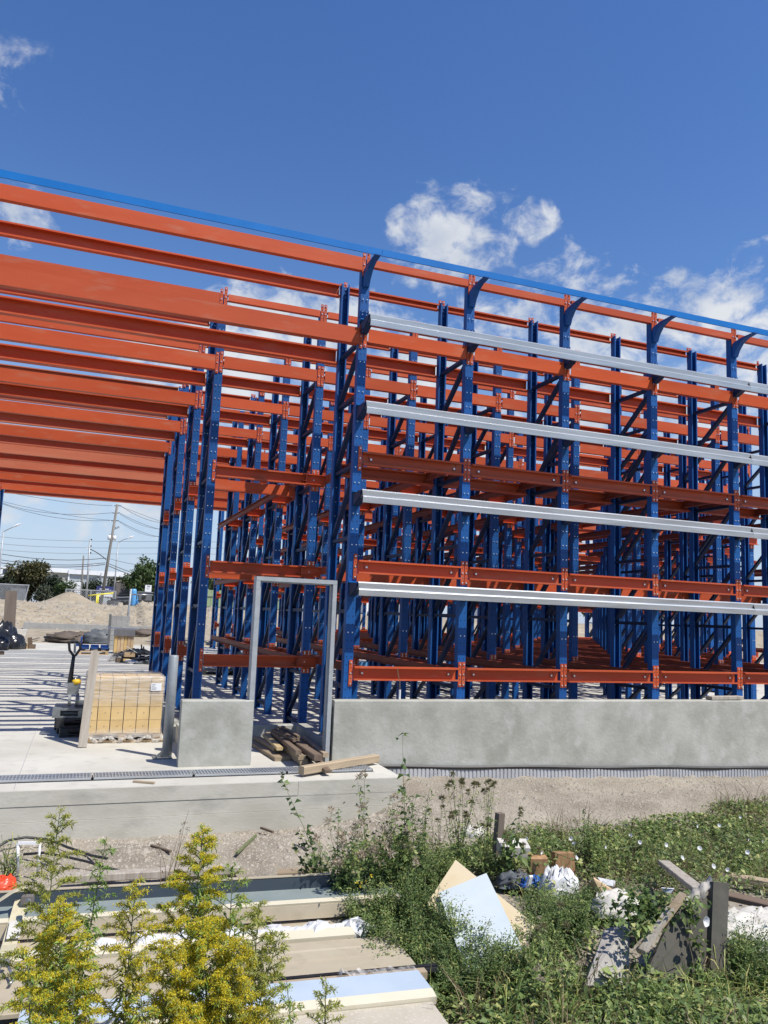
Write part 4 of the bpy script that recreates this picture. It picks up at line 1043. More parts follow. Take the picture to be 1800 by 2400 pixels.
for j, z in enumerate(zs):
    for i in range(n):
        p = rr(i / n); w = .006 * math.sin(i * 1.9 + j * 2.3) + (.02 * math.sin(i * 2.7 + j) if j == 0 else 0)
        ctr = Vector((Wd / 2, Dp / 2, 0)); q = p + (p - ctr).normalized() * (abs(w) + .002)
        if j == 10: q = p + (ctr - p) * .04
        vs.append((q.x, q.y, z + (.015 * math.sin(i * 1.3) if j in (0, 9) else 0)))
fs = [(j * n + i, j * n + (i + 1) % n, (j + 1) * n + (i + 1) % n, (j + 1) * n + i) for j in range(len(zs) - 1) for i in range(n)]
mb.add(vs, fs); mb.add([(Vector(v) + (Vector((Wd / 2, Dp / 2, v[2])) - Vector(v)) * .0) for v in vs[-n:]], [tuple(range(n))])
mb.obj('stretch_film', 'clear_film', wp, True)
mb = MB()
for k in range(26):
    x = k / 25 * Wd; mb.tube([(x, -.02 - .03 * abs(math.sin(k * 1.7)), .05 + .03 * math.sin(k)), (x + Wd / 25, -.02 - .03 * abs(math.sin(k * 1.7 + 1.7)), .05 + .03 * math.sin(k + 1))], [.022 + .012 * math.sin(k * 2.2), .022 + .012 * math.sin(k * 2.2 + 2.2)], 6)
mb.obj('loose_film', 'clear_film', wp, True)
MB().box(Wd - .17, Wd - .035, -.016, -.0135, .665, .765).obj('label_sheet', 'paper_white', wp)
for z, w in ((.745, .05), (.722, .04), (.70, .065), (.682, .055)): MB().box(Wd - .16, Wd - .16 + w, -.0185, -.0165, z, z + .007).obj('print_line', 'ink_grey', wp)
# leaning plank in front of it
pb, pt = onz(192, 1753, .0), None
pk = MB(); pk.box(-.052, .052, -.02, .02, 0, 1.20)
o = tag(pk.obj('leaning_plank', 'lumber_grey'), 'weathered grey plank leaning against the wrapped pallet', 'plank')
d = (Vector((-2.955, 1.52, 1.13)) - Vector((-3.015, 1.26, .0))).normalized()
o.matrix_world = Matrix.Translation((-3.015, 1.26, .004)) @ Vector((0, 0, 1)).rotation_difference(d).to_matrix().to_4x4()
# pallet jack on its stack of black pallets
Yj = 2.35
pj = thing('pallet_jack', 'pallet jack with black loop handle and yellow cap behind the wrapped pallet', 'pallet jack', (onz(172, 1690)[0], Yj, 0))
def jp(px, py, dy=0.0): return at(px, py, Yj + dy) - pj.location
mb = MB()
h0, h1 = jp(164, 1600), jp(173, 1536)
mb.tube([h0, h0 * .5 + h1 * .5, h1], [.035, .028, .022], 10)
mb.obj('shaft', 'black_matte', pj, True)
lp = [jp(173, 1538), jp(163, 1524), jp(162, 1509), jp(168, 1503), jp(181, 1503), jp(188, 1507), jp(188, 1521), jp(178, 1535), jp(173, 1538)]
MB().tube(lp, .018, 8).obj('loop_handle', 'black_matte', pj, True)
MB().beam(jp(176, 1507), jp(175, 1530), .03, .02).obj('trigger', 'jack_grey', pj)
pc = jp(171, 1610)
MB().box(pc.x - .07, pc.x + .08, -.05, .08, pc.z - .10, pc.z + .06).obj('pump_body', 'jack_grey', pj)
MB().tube([pc + Vector((.02, .0, .05)), pc + Vector((.02, 0, .13))], [.035, .03], 12).obj('pump_piston', 'steel_grey', pj, True)
MB().tube([jp(179, 1600) - Vector((0, 0, .02)), jp(179, 1594), jp(179, 1591)], [.06, .06, .04], 14).obj('oil_cap', 'yellow_plastic', pj, True)
wcx = jp(172, 1640)
for dx in (-.05, .05):
    MB().tube([wcx + Vector((dx - .02, -.02, 0)), wcx + Vector((dx + .02, -.02, 0))], .085, 18).obj('steer_wheel', 'jack_grey', pj)
for dy in (.0, .42): MB().box(.0, 1.1, dy + .10, dy + .26, .33, .385).obj('fork', 'jack_grey', pj)
def pallet(name, label, loc, rz, mat, w=1.0, d=.9, cat='pallet', group=None):
    t = thing(name, label, cat, loc, group, rz)
    for y in (0, d / 2 - .05, d - .1): MB().box(0, w, y, y + .1, 0, .02).obj('bottom_board', mat, t)
    for x in (0, w / 2 - .05, w - .1):
        for y in (0, d / 2 - .05, d - .1): MB().box(x, x + .1, y + .002, y + .098, .0205, .095).obj('block', mat, t)
    for k in range(6): MB().box(0, w, k * d / 6 + .005, (k + 1) * d / 6 - .03, .0955, .118).obj('deck_board', mat, t)
    return t
pallet('plastic_pallet', 'black pallet lowest of the stack under the pallet jack', (-3.30, 2.05, 0), .12, 'black_matte', .8, .8, group='black pallets')
pallet('plastic_pallet', 'black pallet second of the stack under the pallet jack', (-3.36, 2.12, .12), .05, 'black_matte', .8, .8, group='black pallets')
pallet('plastic_pallet', 'black pallet topmost of the stack under the pallet jack', (-3.42, 2.2, .24), -.04, 'jack_grey', .75, .7, group='black pallets')
# lumber by the door
LUM = [((588, 1733), (663, 1779), .20, .045, 'lumber', .025, 'widest pale board at the front of the lumber pile'),
       ((603, 1730), (650, 1757), .09, .05, 'lumber', .075, 'short board lying on the widest pale board'),
       ((622, 1723), (656, 1755), .08, .04, 'lumber_yellow', .12, 'yellowish lath on the lumber pile'),
       ((660, 1752), (712, 1786), .09, .07, 'lumber', .05, 'square timber nearest the drain grate'),
       ((628, 1720), (708, 1776), .09, .05, 'lumber', .10, 'long board in the middle of the lumber pile'),
       ((650, 1714), (746, 1776), .10, .07, 'lumber_dark', .15, 'dark timber along the top of the lumber pile'),
       ((660, 1712), (742, 1772), .08, .06, 'lumber', .10, 'pale batten under the dark timber'),
       ((697, 1738), (762, 1774), .09, .06, 'lumber_dark', .06, 'brown batten beside the right door jamb'),
       ((640, 1716), (700, 1764), .07, .05, 'lumber_dark', .17, 'thin dark lath across the lumber pile'),
       ((712, 1730), (764, 1770), .07, .05, 'lumber', .11, 'pale batten ending at the door jamb')]
for a, b_, w, t, mat, z, lab in LUM:
    plank('lumber_board', lab + ' by the door frame', onz(*a, z), onz(*b_, z), w, t, mat, group='boards in the lumber pile')
plank('lumber_board', 'long pale timber lying across the drain grate', onz(706, 1806, .07), onz(883, 1777, .07), .09, .09, 'lumber', group='boards in the lumber pile')
plank('lumber_board', 'splintered brown board sticking out over the drain grate', onz(728, 1764, .13), onz(770, 1809, .05), .08, .03, 'lumber_dark', group='boards in the lumber pile')
for j, (a, b_) in enumerate((((640, 1712), (690, 1735)), ((646, 1708), (684, 1730)), ((655, 1706), (676, 1728)), ((662, 1704), (700, 1728)))):
    plank('dark_stick', '%s short dark stick on the heap behind the lumber pile' % ORD[j], onz(*a, .20 + .02 * j), onz(*b_, .22), .04, .04, 'lumber_dark', 'stick', 'dark sticks')
plank('wood_chip', 'small brown stick on the apron below the drain grate', onz(313, 1831, .012), onz(362, 1835, .012), .03, .02, 'lumber', 'stick')
plank('wood_block', 'short weathered wood offcut on top of the long concrete wall', (5.55, -.10, .765), (6.15, -.09, .77), .13, .05, 'lumber_grey', 'block')
rb = thing('conduit_stub', 'white conduit stub with a bent rusty wire on the long wall', 'pipe', (.68, -.05, .735))
MB().tube([(0, 0, 0), (0, 0, .12)], .014, 8).obj('sleeve', 'white_metal', rb); MB().tube([(0, 0, .1), (-.005, 0, .22), (-.03, 0, .3), (-.05, 0, .40)], .006, 6).obj('wire', 'stem_brown', rb)
# far end of the slab
def blob(name, mat, loc, sx, sy, sz, seed, label, cat, group=None, amp=.35, n=20):
    """crumpled, faceted sack or heap with a flat base"""
    g = np.random.default_rng(seed); vs = []; fs = []
    ph = g.uniform(0, 6, 8); fr = g.integers(2, 7, 8)
    m = 12
    for j in range(m + 1):
        v = j / m
        for i in range(n):
            a = 2 * math.pi * i / n
            rr_ = math.cos(v * math.pi / 2) ** .55 * (1 + amp * (.35 * math.sin(fr[0] * a + ph[0] + 3 * v) + .3 * math.sin(fr[1] * a + ph[1] - 4 * v) + .22 * g.normal())) * (1 + .10 * g.normal() * amp)
            zz = math.sin(v * math.pi / 2) ** .9 * (1 + amp * .4 * math.sin(fr[2] * a + ph[2]) * (1 - v))
            vs.append((sx * rr_ * math.cos(a), sy * rr_ * math.sin(a), sz * max(zz * (1 + .12 * g.normal()) if 0 < j < m else zz, 0)))
    fs = [(j * n + i, j * n + (i + 1) % n, (j + 1) * n + (i + 1) % n, (j + 1) * n + i) for j in range(m) for i in range(n)]
    mb = MB(); mb.add(vs, fs)
    o = mb.obj(name, mat, None, True); o.location = loc
    return tag(o, label, cat, group)
Yb = 23.2
bagp = lambda px, Y, py=1520: Vector((at(px, py, Y).x, Y, 0))
b = bagp(24, Yb); blob('garbage_bag', 'black_plastic', b, .52, .5, hgt(22, 1486, Yb), 3, 'big black garbage bag in front of the brown board', 'bag', 'black garbage bags', .14, 26)
b = bagp(2, 24.2); blob('garbage_bag', 'black_plastic', b, .6, .5, hgt(5, 1464, 24.2), 4, 'black garbage bag piled highest behind the big one', 'bag', 'black garbage bags', .14, 26)
b = bagp(-4, 22.4); blob('garbage_bag', 'black_plastic', b, .4, .4, hgt(0, 1492, 22.4), 5, 'black garbage bag cut by the picture edge', 'bag', 'black garbage bags', .14, 26)
x0 = at(20, 1500, 25).x
o = tag(MB().box(-.21, .21, -.03, .03, 0, hgt(14, 1384, 25)).obj('upright_board', 'board_brown'), 'tall brown board standing on end behind the black garbage bags', 'board')
o.location = (x0, 25, 0); o.rotation_euler = (0, R(-2), R(8))
o = tag(MB().prism([(-.5, 0), (.28, 0), (.42, .62), (-.6, .62)], 'y', 0, .5).obj('plastic_tub', 'white_foam'), 'off-white plastic tub behind the brown board', 'tub'); o.location = (at(35, 1500, 26.2).x, 26.2, 0)
for j, (px, py, w, h, mat, lab) in enumerate(((56, 1518, .30, .20, 'carton_plain', 'pale open carton beside the black garbage bag'), (74, 1515, .26, .16, 'lumber_dark', 'brown carton with raised flap beside the pale carton'))):
    t = thing('open_carton', lab, 'box', (at(px, py, 23.5).x, 23.5, 0))
    for x in (-w / 2, w / 2 - .012): MB().box(x, x + .012, 0, .3, 0, h).obj('side', mat, t)
    for y in (0, .29): MB().box(-w / 2 + .013, w / 2 - .013, y, y + .01, 0, h).obj('end', mat, t)
    MB().beam((-w * .2, .0, h), (-w * .35, -.02, h + .26), .16, .01).obj('flap', mat, t)
plank('short_plank', 'short brown plank on the slab below the black garbage bags', bagp(-8, 19.5, 1537) + Vector((0, 0, .06)), bagp(9, 19.5, 1537) + Vector((0, 0, .06)), .1, .12, 'lumber_dark')
tl = pallet('wood_pallet', 'wooden pallet loaded with blue tools near the debris heap', (at(183, 1530, 20.5).x, 20.5, 0), .03, 'pallet_wood', 1.0, .9)
Yt2 = 20.7
bt2 = thing('blue_machine', 'blue pipe tools lying on the wooden pallet', 'tool', (at(186, 1515, Yt2).x, Yt2, .12))
for k in range(3): MB().tube([(.05 + .33 * k, .1, .12), (.32 + .33 * k, .12, .13)], [.10, .085], 12).obj('pipe_section', 'blue_plastic', bt2, True)
for k in range(4): MB().tube([(.08 + .27 * k, .1, .06), (.2 + .27 * k, .1, .05)], .055, 8).obj('fitting', 'black_matte', bt2, True)
MB().box(.02, .08, .05, .12, .0, .48).obj('stand', 'blue_plastic', bt2); MB().box(-.14, .1, .05, .14, .15, .24).obj('head', 'blue_plastic', bt2)
# block wall leaning panel, cardboard bale, debris heap
Yw = 23.5
bw = thing('block_wall', 'small grey concrete block wall with dark end post behind the cardboard bale', 'wall', (at(249, 1530, Yw).x, Yw, 0))
zt_ = hgt(275, 1443, Yw); wx = at(301, 1500, Yw).x - bw.location.x
nr = 7; bh = zt_ / nr
for r_ in range(nr):
    off = .0 if r_ % 2 == 0 else -.2
    x = .09 + off
    while x < wx - .02:
        xa, xb = max(x, .09), min(x + .39, wx)
        if xb - xa > .03: MB().box(xa, xb, 0, .19, r_ * bh, (r_ + 1) * bh - .01).obj('block', 'block_concrete', bw)
        x += .4
MB().box(0, .08, -.04, .2, 0, zt_ + .05).obj('end_post', 'trailer_grey', bw)
pp = thing('pipe_post', 'tall slim pipe post behind the block wall', 'post', (at(296, 1475, 30).x, 30, gz(at(296, 1475, 30).x, 30)))
MB().tube([(0, 0, 0), (.07, 0, hgt(303, 1380, 30) - pp.location.z)], .05, 8).obj('pipe', 'bollard_grey', pp, True)
MB().tube([(.06, 0, hgt(303, 1393, 30) - pp.location.z), (1.1, 0, hgt(303, 1393, 30) - pp.location.z + .02)], .035, 8).obj('cross_pipe', 'steel_grey', pp, True)
Yc = 21.5
cb = thing('cardboard_bale', 'tall film-wrapped bale of brown cardboard in front of the block wall', 'bale', (at(266, 1525, Yc).x, Yc, 0))
zt_ = hgt(290, 1474, Yc); wx = at(314, 1500, Yc).x - cb.location.x
for k in range(6): MB().box(k * wx / 6 + .004, (k + 1) * wx / 6 - .006, .01 * (k % 2), .6, .02, zt_ * (.80 + .04 * ((k * 7) % 3))).obj('cardboard_slab', 'carton_plain' if k % 3 else 'carton', cb)
MB().box(-.02, wx + .02, -.03, .65, zt_ * .72, zt_ * .99).obj('white_sheet', 'white_foam', cb)
plank('white_bar', 'white bar lying across the cardboard bale', at(250, 1471, Yc - .1), at(322, 1475, Yc - .1), .06, .05, 'white_metal', 'bar')
DEB = [(322, 1548, 17.6, .62, .4, .34, 'black_plastic', 'heap of black plastic rubbish beside the blue posts'), (300, 1540, 17.4, .45, .35, .22, 'black_matte', 'low dark rubbish heap beside the brown carton'), (335, 1560, 16.6, .5, .35, .16, 'black_matte', 'flat dark rubbish nearest the blue posts'),
       (312, 1562, 16.4, .3, .2, .10, 'white_plastic', 'crumpled pale plastic film at the front of the rubbish'), (276, 1550, 17.2, .22, .2, .26, 'clear_film', 'crumpled clear film bag beside the rubbish'), (345, 1556, 16.3, .35, .25, .12, 'tarp_slate', 'grey plastic sheet crumpled by the blue posts')]
for j, (px, py, Y, sx, sy, sz, mat, lab) in enumerate(DEB):
    blob('rubbish_heap', mat, (at(px, py, Y).x, Y, 0), sx, sy, sz, 20 + j, lab, 'rubbish', 'rubbish at the slab edge', .6)
for px, py, Y, w, d, h, mat, lab, z in ((304, 1535, 17.0, .33, .25, .15, 'carton_plain', 'small tan carton sitting on the rubbish', .16), (288, 1553, 16.7, .38, .2, .13, 'lumber_dark', 'flattened brown carton at the front of the rubbish', 0), (297, 1548, 16.6, .2, .2, .1, 'carton', 'crushed tan carton at the front of the rubbish', .02)):
    t = thing('carton_box', lab, 'box', (at(px, py, Y).x, Y, z), None, .2)
    MB().box(-w / 2, w / 2, 0, d, 0, h).obj('body', mat, t); MB().box(-w / 2 - .004, w / 2 + .004, d * .45, d * .55, h + .001, h + .004).obj('tape', 'lumber', t)
r5 = np.random.default_rng(9)
for j in range(16):
    c = Vector((at(r5.uniform(290, 345), 1545, 17).x, r5.uniform(16.4, 17.6), r5.uniform(.12, .42))); d = Vector((r5.normal(), r5.normal(), r5.normal() * .5)).normalized() * r5.uniform(.08, .22)
    plank('rubbish_strip', '%s %s offcut tangled in the rubbish heap by the blue posts' % (ORD[j], ('black', 'pale plastic', 'grey')[j % 3]), c - d, c + d, .04, .015, ('black_matte', 'white_plastic', 'jack_grey')[j % 3], 'offcut', 'offcuts in the rubbish')
blob('brown_tarp', 'tarp_brown', (at(185, 1478, 29.5).x, 29.5, gz(-3, 29.5) - .02), 1.25, .8, .42, 41, 'crumpled dark brown tarp on the sand', 'tarp', None, .35, 26)
blob('slate_tarp', 'tarp_slate', (at(238, 1478, 28.9).x, 28.9, gz(-2, 29) - .02), .75, .6, .55, 42, 'slate grey tarp heap beside the block wall', 'tarp', None, .25)
blob('dark_tarp', 'tarp_brown', (at(330, 1455, 33).x, 33, gz(0, 33) - .02), 1.0, .5, .3, 43, 'dark tarp roll on the sand near the blue posts', 'tarp', None, .4)
o = plank('dark_bar', 'thin dark bar lying on the sand', (at(78, 1487, 29).x, 29, gz(-6, 29) + .1), (at(93, 1481, 30).x, 30, gz(-6, 30) + .12), .06, .04, 'board_brown', 'bar')
# blue skid and black pallets inside the rack
bs = thing('blue_beam_stack', 'light blue steel beam lying low behind the rack posts', 'beam', (at(478, 1560, 13.5).x, 13.5, .28))
MB().prism(C_prof(.14, .1, .02, .04), 'x', 0, 6.2).obj('beam', 'tank_blue', bs)
for x in (.6, 3.0, 5.6): MB().box(x, x + .12, -.02, .16, -.28, -.072).obj('dunnage', 'pallet_wood', bs)
pallet('plastic_pallet', 'black pallet on the slab behind the corner rack post', (at(474, 1578, 12.4).x, 12.4, 0), -.1, 'black_matte', .9, .9, group='black pallets')
pallet('plastic_pallet', 'black pallet seen through the door frame', (at(560, 1570, 12.8).x, 12.8, 0), .15, 'black_matte', .9, .9, group='black pallets')
# clods and stones on the bank (uncountable)
def stones(name, pts, size, mat, g, smooth=False):
    pts = np.asarray(pts); n = len(pts)
    base = np.array([(1, 0, -.2), (0, 1, -.15), (-1, 0, -.2), (0, -1, -.15), (.35, .3, .75), (-.45, -.2, .6)])
    tri = np.array([(0, 1, 4), (1, 2, 4), (2, 5, 4), (2, 3, 5), (3, 0, 5), (0, 4, 5)])
    s = size * np.exp(g.normal(0, .45, n))[:, None, None]
    V = base[None] * s * g.uniform(.6, 1.3, (n, 6, 3))
    a = g.uniform(0, 6.28, n); c, si = np.cos(a), np.sin(a)
    X = V[..., 0] * c[:, None] - V[..., 1] * si[:, None]; Y = V[..., 0] * si[:, None] + V[..., 1] * c[:, None]
    V = np.stack([X, Y, V[..., 2]], -1) + pts[:, None, :]
    F = (tri[None] + (np.arange(n) * 6)[:, None, None]).reshape(-1, 3)
    return link(name, np_mesh(name, V.reshape(-1, 3), F, mat), None, kind='stuff')
g6 = np.random.default_rng(21)
xy = np.stack([g6.uniform(-9, 12, 2600), g6.uniform(37.5, 48, 2600)], 1)
stones('dirt_clods', np.column_stack([xy, ground_z(xy[:, 0], xy[:, 1]) + bumps(xy[:, 0], xy[:, 1])]), .07, 'earth_clod', g6)
# ---------------------------------------------------------------- foreground: cladding stack
U = Vector((.9975, -.065, 0)).normalized(); Vv = Vector((-.065, -.9975, 0)).normalized()
O0 = Vector((-1.403, -3.251, -.25))
ux = lambda px, py: (onz(px, py, -.25) - O0).dot(U)
MS = Matrix.Translation(O0) @ Matrix((U, Vv, Vector((0, 0, 1)))).transposed().to_4x4()
def lay(name, label, cat, parts, x0, x1, group='cladding panels on the ground'):
    t = thing(name, label, cat, (0, 0, 0), group); t.matrix_world = MS
    for pn, pr, mat, a, b in parts: MB().prism(pr, 'x', x0 + a, x1 + b).obj(pn, mat, t)
    return t
th = .012
lay('flashing_channel', 'long slate blue trough flashing with cream front lip, farthest of the stack', 'flashing', [
    ('back_flange', [(.30, -.004), (.315, -.004), (.315, .082), (.300, .087)], 'slate_blue', 0, 0),
    ('back_hem', [(.285, .088), (.318, .088), (.318, .094), (.285, .094)], 'tan_panel', 0, 0),
    ('floor', [(.3155, -.012), (.55, -.012), (.55, 0), (.3155, 0)], 'floor_pale_blue', 0, 0),
    ('lip', [(.5505, -.012), (.61, -.012), (.615, .004), (.5505, .008)], 'cream_panel', 0, 0),
    ('front_flange', [(.60, -.10), (.628, -.10), (.616, -.0125), (.604, -.0125)], 'tan_panel', 0, 0)], -2.6, ux(905, 2060))
lay('cladding_panel', 'tan cladding panel half hidden under the trough flashing', 'panel', [
    ('skin', [(.58, -.145), (1.06, -.145), (1.06, -.125), (.58, -.125)], 'tan_panel', 0, 0),
    ('rib', [(.70, -.1245), (.78, -.1245), (.76, -.105), (.72, -.105)], 'tan_panel', 0, 0)], -2.2, ux(930, 2150))
lay('cladding_panel', 'cream edged tan ribbed panel in the middle of the stack', 'panel', [
    ('cream_edge', [(.99, -.075), (1.085, -.075), (1.09, -.045), (.99, -.03)], 'cream_panel', .0, -.25),
    ('skin', [(1.0855, -.10), (1.66, -.10), (1.66, -.08), (1.0855, -.08)], 'tan_panel', 0, 0),
    ('rib', [(1.10, -.0795), (1.235, -.0795), (1.225, -.062), (1.11, -.062)], 'tan_panel', 0, 0),
    ('rib', [(1.255, -.0795), (1.385, -.0795), (1.375, -.058), (1.262, -.058)], 'tan_panel', 0, 0),
    ('rib', [(1.41, -.0795), (1.64, -.0795), (1.63, -.055), (1.418, -.055)], 'tan_panel', 0, 0)], -2.0, ux(985, 2250))
lay('rubber_strip', 'black rubber strip lying beside the pale blue panel', 'strip', [('strip', [(1.655, -.05), (1.685, -.05), (1.685, -.02), (1.655, -.02)], 'black_plastic', 0, 0), ('strip', [(1.69, -.05), (1.702, -.05), (1.702, -.028), (1.69, -.028)], 'black_matte', 0, 0)], ux(640, 2300), ux(1035, 2265))
lay('timber_batten', 'grey timber batten between the black strip and the pale blue panel', 'batten', [('batten', [(1.705, -.06), (1.765, -.06), (1.765, -.018), (1.705, -.018)], 'lumber', 0, 0)], ux(645, 2305), ux(1010, 2280))
lay('cladding_panel', 'cladding panel with pale blue protective film, nearest the goldenrods', 'panel', [
    ('film_skin', [(1.77, -.05), (2.005, -.05), (2.005, 0), (1.77, 0)], 'film_blue', 0, 0),
    ('cream_edge', [(2.0055, -.05), (2.075, -.05), (2.08, -.008), (2.0055, .004)], 'cream_panel', 0, 0)], -1.75, ux(1015, 2320))
lay('cladding_panel', 'speckled beige panel at the bottom edge of the stack', 'panel', [
    ('skin', [(2.0825, -.09), (2.75, -.09), (2.75, -.03), (2.0825, -.03)], 'speckled_panel', 0, 0)], -1.72, ux(1055, 2390))
for k, x in enumerate((-2.3, -1.0, .3)):
    lay('bearer', '%s timber bearer under the cladding stack' % ORD[k], 'bearer', [('timber', [(.1, -.24), (2.7, -.24), (2.7, -.152), (.1, -.152)], 'lumber_dark', 0, 0)], x, x + .09, 'bearers under the stack')
# white wrapped roll on the stack
t = thing('plastic_roll', 'crumpled white plastic sheeting rolled along the middle of the stack', 'sheeting'); t.matrix_world = MS
mb = MB(); g = np.random.default_rng(8)
n, m = 60, 14
vs = []
for i in range(n + 1):
    x = -1.5 + 1.85 * i / n; r = .052 + .014 * math.sin(i * .7) + .006 * g.normal(); e = min(1, i / 3, (n - i) / 3)
    for j in range(m):
        a = 2 * math.pi * j / m; q = r * (1 + .10 * g.normal()) * max(e, .3)
        vs.append((x + .012 * g.normal(), .93 + 1.6 * q * math.cos(a), -.075 + q * math.sin(a) * .95))
mb.add(vs, [(i * m + j, i * m + (j + 1) % m, (i + 1) * m + (j + 1) % m, (i + 1) * m + j) for i in range(n) for j in range(m)])
mb.obj('sheeting', 'white_plastic', t)
for k in range(3): MB().box(.18, .26 - .02 * k, .90 + .022 * k, .905 + .022 * k, -.0165, -.0135).obj('print_line', 'ink_grey', t)
mb = MB(); vs = []
for i in range(30):
    x = -.1 + i * .016
    for j in range(3): vs.append((x, 1.70 + j * .035 + .008 * g.normal(), -.012 + .014 * abs(g.normal())))
mb.add(vs, [(i * 3 + j, i * 3 + j + 1, i * 3 + j + 4, i * 3 + j + 3) for i in range(29) for j in range(2)])
o = tag(mb.obj('film_scrap', 'clear_film'), 'torn clear film along the timber batten', 'film'); o.matrix_world = MS
# ratchet strap, hook, red plastic, wire frame, hose
def ribbon(name, label, pts, w, mat, cat):
    pts = [Vector(p) for p in pts]; vs = []
    for i, p in enumerate(pts):
        tq = (pts[min(i + 1, len(pts) - 1)] - pts[max(i - 1, 0)]).normalized(); s = tq.cross(Vector((0, 0, 1))).normalized() * w / 2
        nrm = s.cross(tq).normalized() * .003
        vs += [p - s, p + s, p + s + nrm, p - s + nrm]
    fs = []
    for i in range(len(pts) - 1):
        for a, b in ((0, 1), (1, 2), (2, 3), (3, 0)): fs.append((4 * i + a, 4 * i + b, 4 * i + 4 + b, 4 * i + 4 + a))
    fs += [(0, 1, 2, 3), (4 * len(pts) - 1, 4 * len(pts) - 2, 4 * len(pts) - 3, 4 * len(pts) - 4)]
    return tag(MB().add(vs, fs).obj(name, mat), label, cat)
sp = lambda px, py, z: onz(px, py, z)
ratchet = ribbon('strap', 'tan ratchet strap running over the cladding stack', [sp(52, 2108, -.16), sp(44, 2135, -.21), sp(34, 2170, -.26), sp(22, 2215, -.30), sp(10, 2252, -.27)], .085, 'strap_tan', 'strap')
lab_ = ribbon('strap_label', 'worn white label sewn on the tan strap', [sp(38, 2158, -.236), sp(30, 2200, -.272)], .075, 'white_foam', 'label')
ribbon('strap', 'loose tan strap end curling from the picture edge', [sp(-40, 2135, -.2), sp(0, 2110, -.14), sp(30, 2090, -.1), sp(58, 2080, -.08), sp(78, 2082, -.14)], .06, 'strap_tan', 'strap')
hk = thing('strap_hook', 'grey steel double hook at the end of the tan strap', 'hook')
for a in (-1, 1):
    MB().tube([sp(10, 2254, -.26), sp(10 + a * 10, 2266, -.26), sp(10 + a * 18, 2284, -.27), sp(10 + a * 19, 2298, -.28), sp(10 + a * 13, 2306, -.28)], .009, 8).obj('hook', 'steel_grey', hk, True)
MB().beam(sp(2, 2254, -.25), sp(22, 2252, -.25), .02).obj('bar', 'steel_grey', hk)
MB().beam(sp(52, 2108, -.15), sp(78, 2108, -.15), .05, .05).obj('ratchet_body', 'rust_grey', hk)
MB().tube([sp(66, 2112, -.12), sp(69, 2120, -.12)], .018, 8).obj('bolt', 'steel_grey', hk)
o = blob('red_plastic', 'red_plastic', tuple(sp(2, 2088, -.3)),   .10, .08, .09, 51, 'bright red plastic piece at the picture edge', 'plastic', None, .2)
wf = thing('wire_frame', 'white metal wire frame standing behind the cladding stack', 'frame')
f0, f1, f2, f3 = sp(42, 2048, -.40), at(42, 1976, sp(42, 2048, -.40).y), at(94, 1976, sp(42, 2048, -.40).y), at(75, 2048, sp(42, 2048, -.40).y)
MB().tube([f0, f1], .012, 8).obj('upright', 'white_metal', wf, True); MB().beam(f1, f2, .028, .02).obj('top_bar', 'white_metal', wf); MB().tube([f2, f2 + Vector((0, 0, -.25))], .010, 8).obj('upright', 'white_metal', wf, True)
for k, (pts, r_) in enumerate((([(-20, 1998), (20, 1982), (60, 1974), (115, 1972), (160, 1984), (215, 2005), (250, 2020)], .012), ([(55, 2008), (100, 2012), (150, 2020), (205, 2024), (250, 2032), (290, 2042), (320, 2048)], .011))):
    q = [sp(px, py, -.42) for px, py in pts]
    tag(MB().tube([v + Vector((0, 0, .02 + .03 * math.sin(i * 1.1))) for i, v in enumerate(q)], r_, 8).obj('black_hose', 'hose_black', None, True), ('black hose arching past the white wire frame', 'black hose lying nearer the cladding stack')[k], 'hose', 'black hoses')
plank('ground_plank', 'weathered plank on edge behind the trough flashing', sp(150, 2058, -.40), sp(560, 2036, -.40), .10, .06, 'lumber_grey')
plank('ground_plank', 'pale plank half buried at the end of the flashing', sp(650, 2046, -.40), sp(760, 2040, -.38), .12, .03, 'lumber')
for j, (a, b_, mat) in enumerate((((612, 1940), (640, 1950), 'lumber_dark'), ((690, 1978), (722, 1990), 'lumber_grey'), ((555, 2000), (600, 1958), 'stem_green'), ((820, 1942), (812, 1946), 'lumber_dark'), ((355, 1982), (400, 1996), 'lumber_dark'))):
    plank('twig', '%s loose stick on the spoil below the apron' % ORD[j], sp(*a, -.43), sp(*b_, -.42), .025, .02, mat, 'stick', 'sticks on the spoil')
# ---------------------------------------------------------------- rubbish in the weeds
def slab4(name, label, pts, t, mat, cat, parent=None, group=None, flat=False):
    p = [Vector(q) for q in pts]
    if flat: p[2] = p[1] + p[3] - p[0]
    n = (p[1] - p[0]).cross(p[3] - p[0]).normalized()
    if n.z < 0: n = -n
    vs = p + [q - n * t for q in p]
    mb = MB().add(vs, [(0, 1, 2, 3), (7, 6, 5, 4), (0, 4, 5, 1), (1, 5, 6, 2), (2, 6, 7, 3), (3, 7, 4, 0)])
    return tag(mb.obj(name, mat), label, cat, group)
slab4('tan_board', 'big tan foam board lying askew in the weeds', [sp(1068, 2015, -.10), sp(1255, 2168, -.26), sp(1205, 2290, -.36), sp(1000, 2118, -.26)], .03, 'tan_board', 'board', flat=True)
slab4('pale_board', 'pale blue white board lying on the tan foam board', [sp(1140, 2046, -.10), sp(1224, 2222, -.265), sp(1130, 2290, -.32), sp(1028, 2092, -.195)], .012, 'pale_board', 'board', flat=True)
def block(name, label, px, py, z, w, d, h, rz, mat, cat, tilt=0.0, group=None):
    o = tag(MB().prism([(0, 0), (d, 0), (d, h - .008), (d - .008, h), (.008, h), (0, h - .008)], 'x', -w / 2, w / 2).obj(name, mat), label, cat, group)
    o.location = sp(px, py, z); o.rotation_euler = (tilt, 0, rz); return o
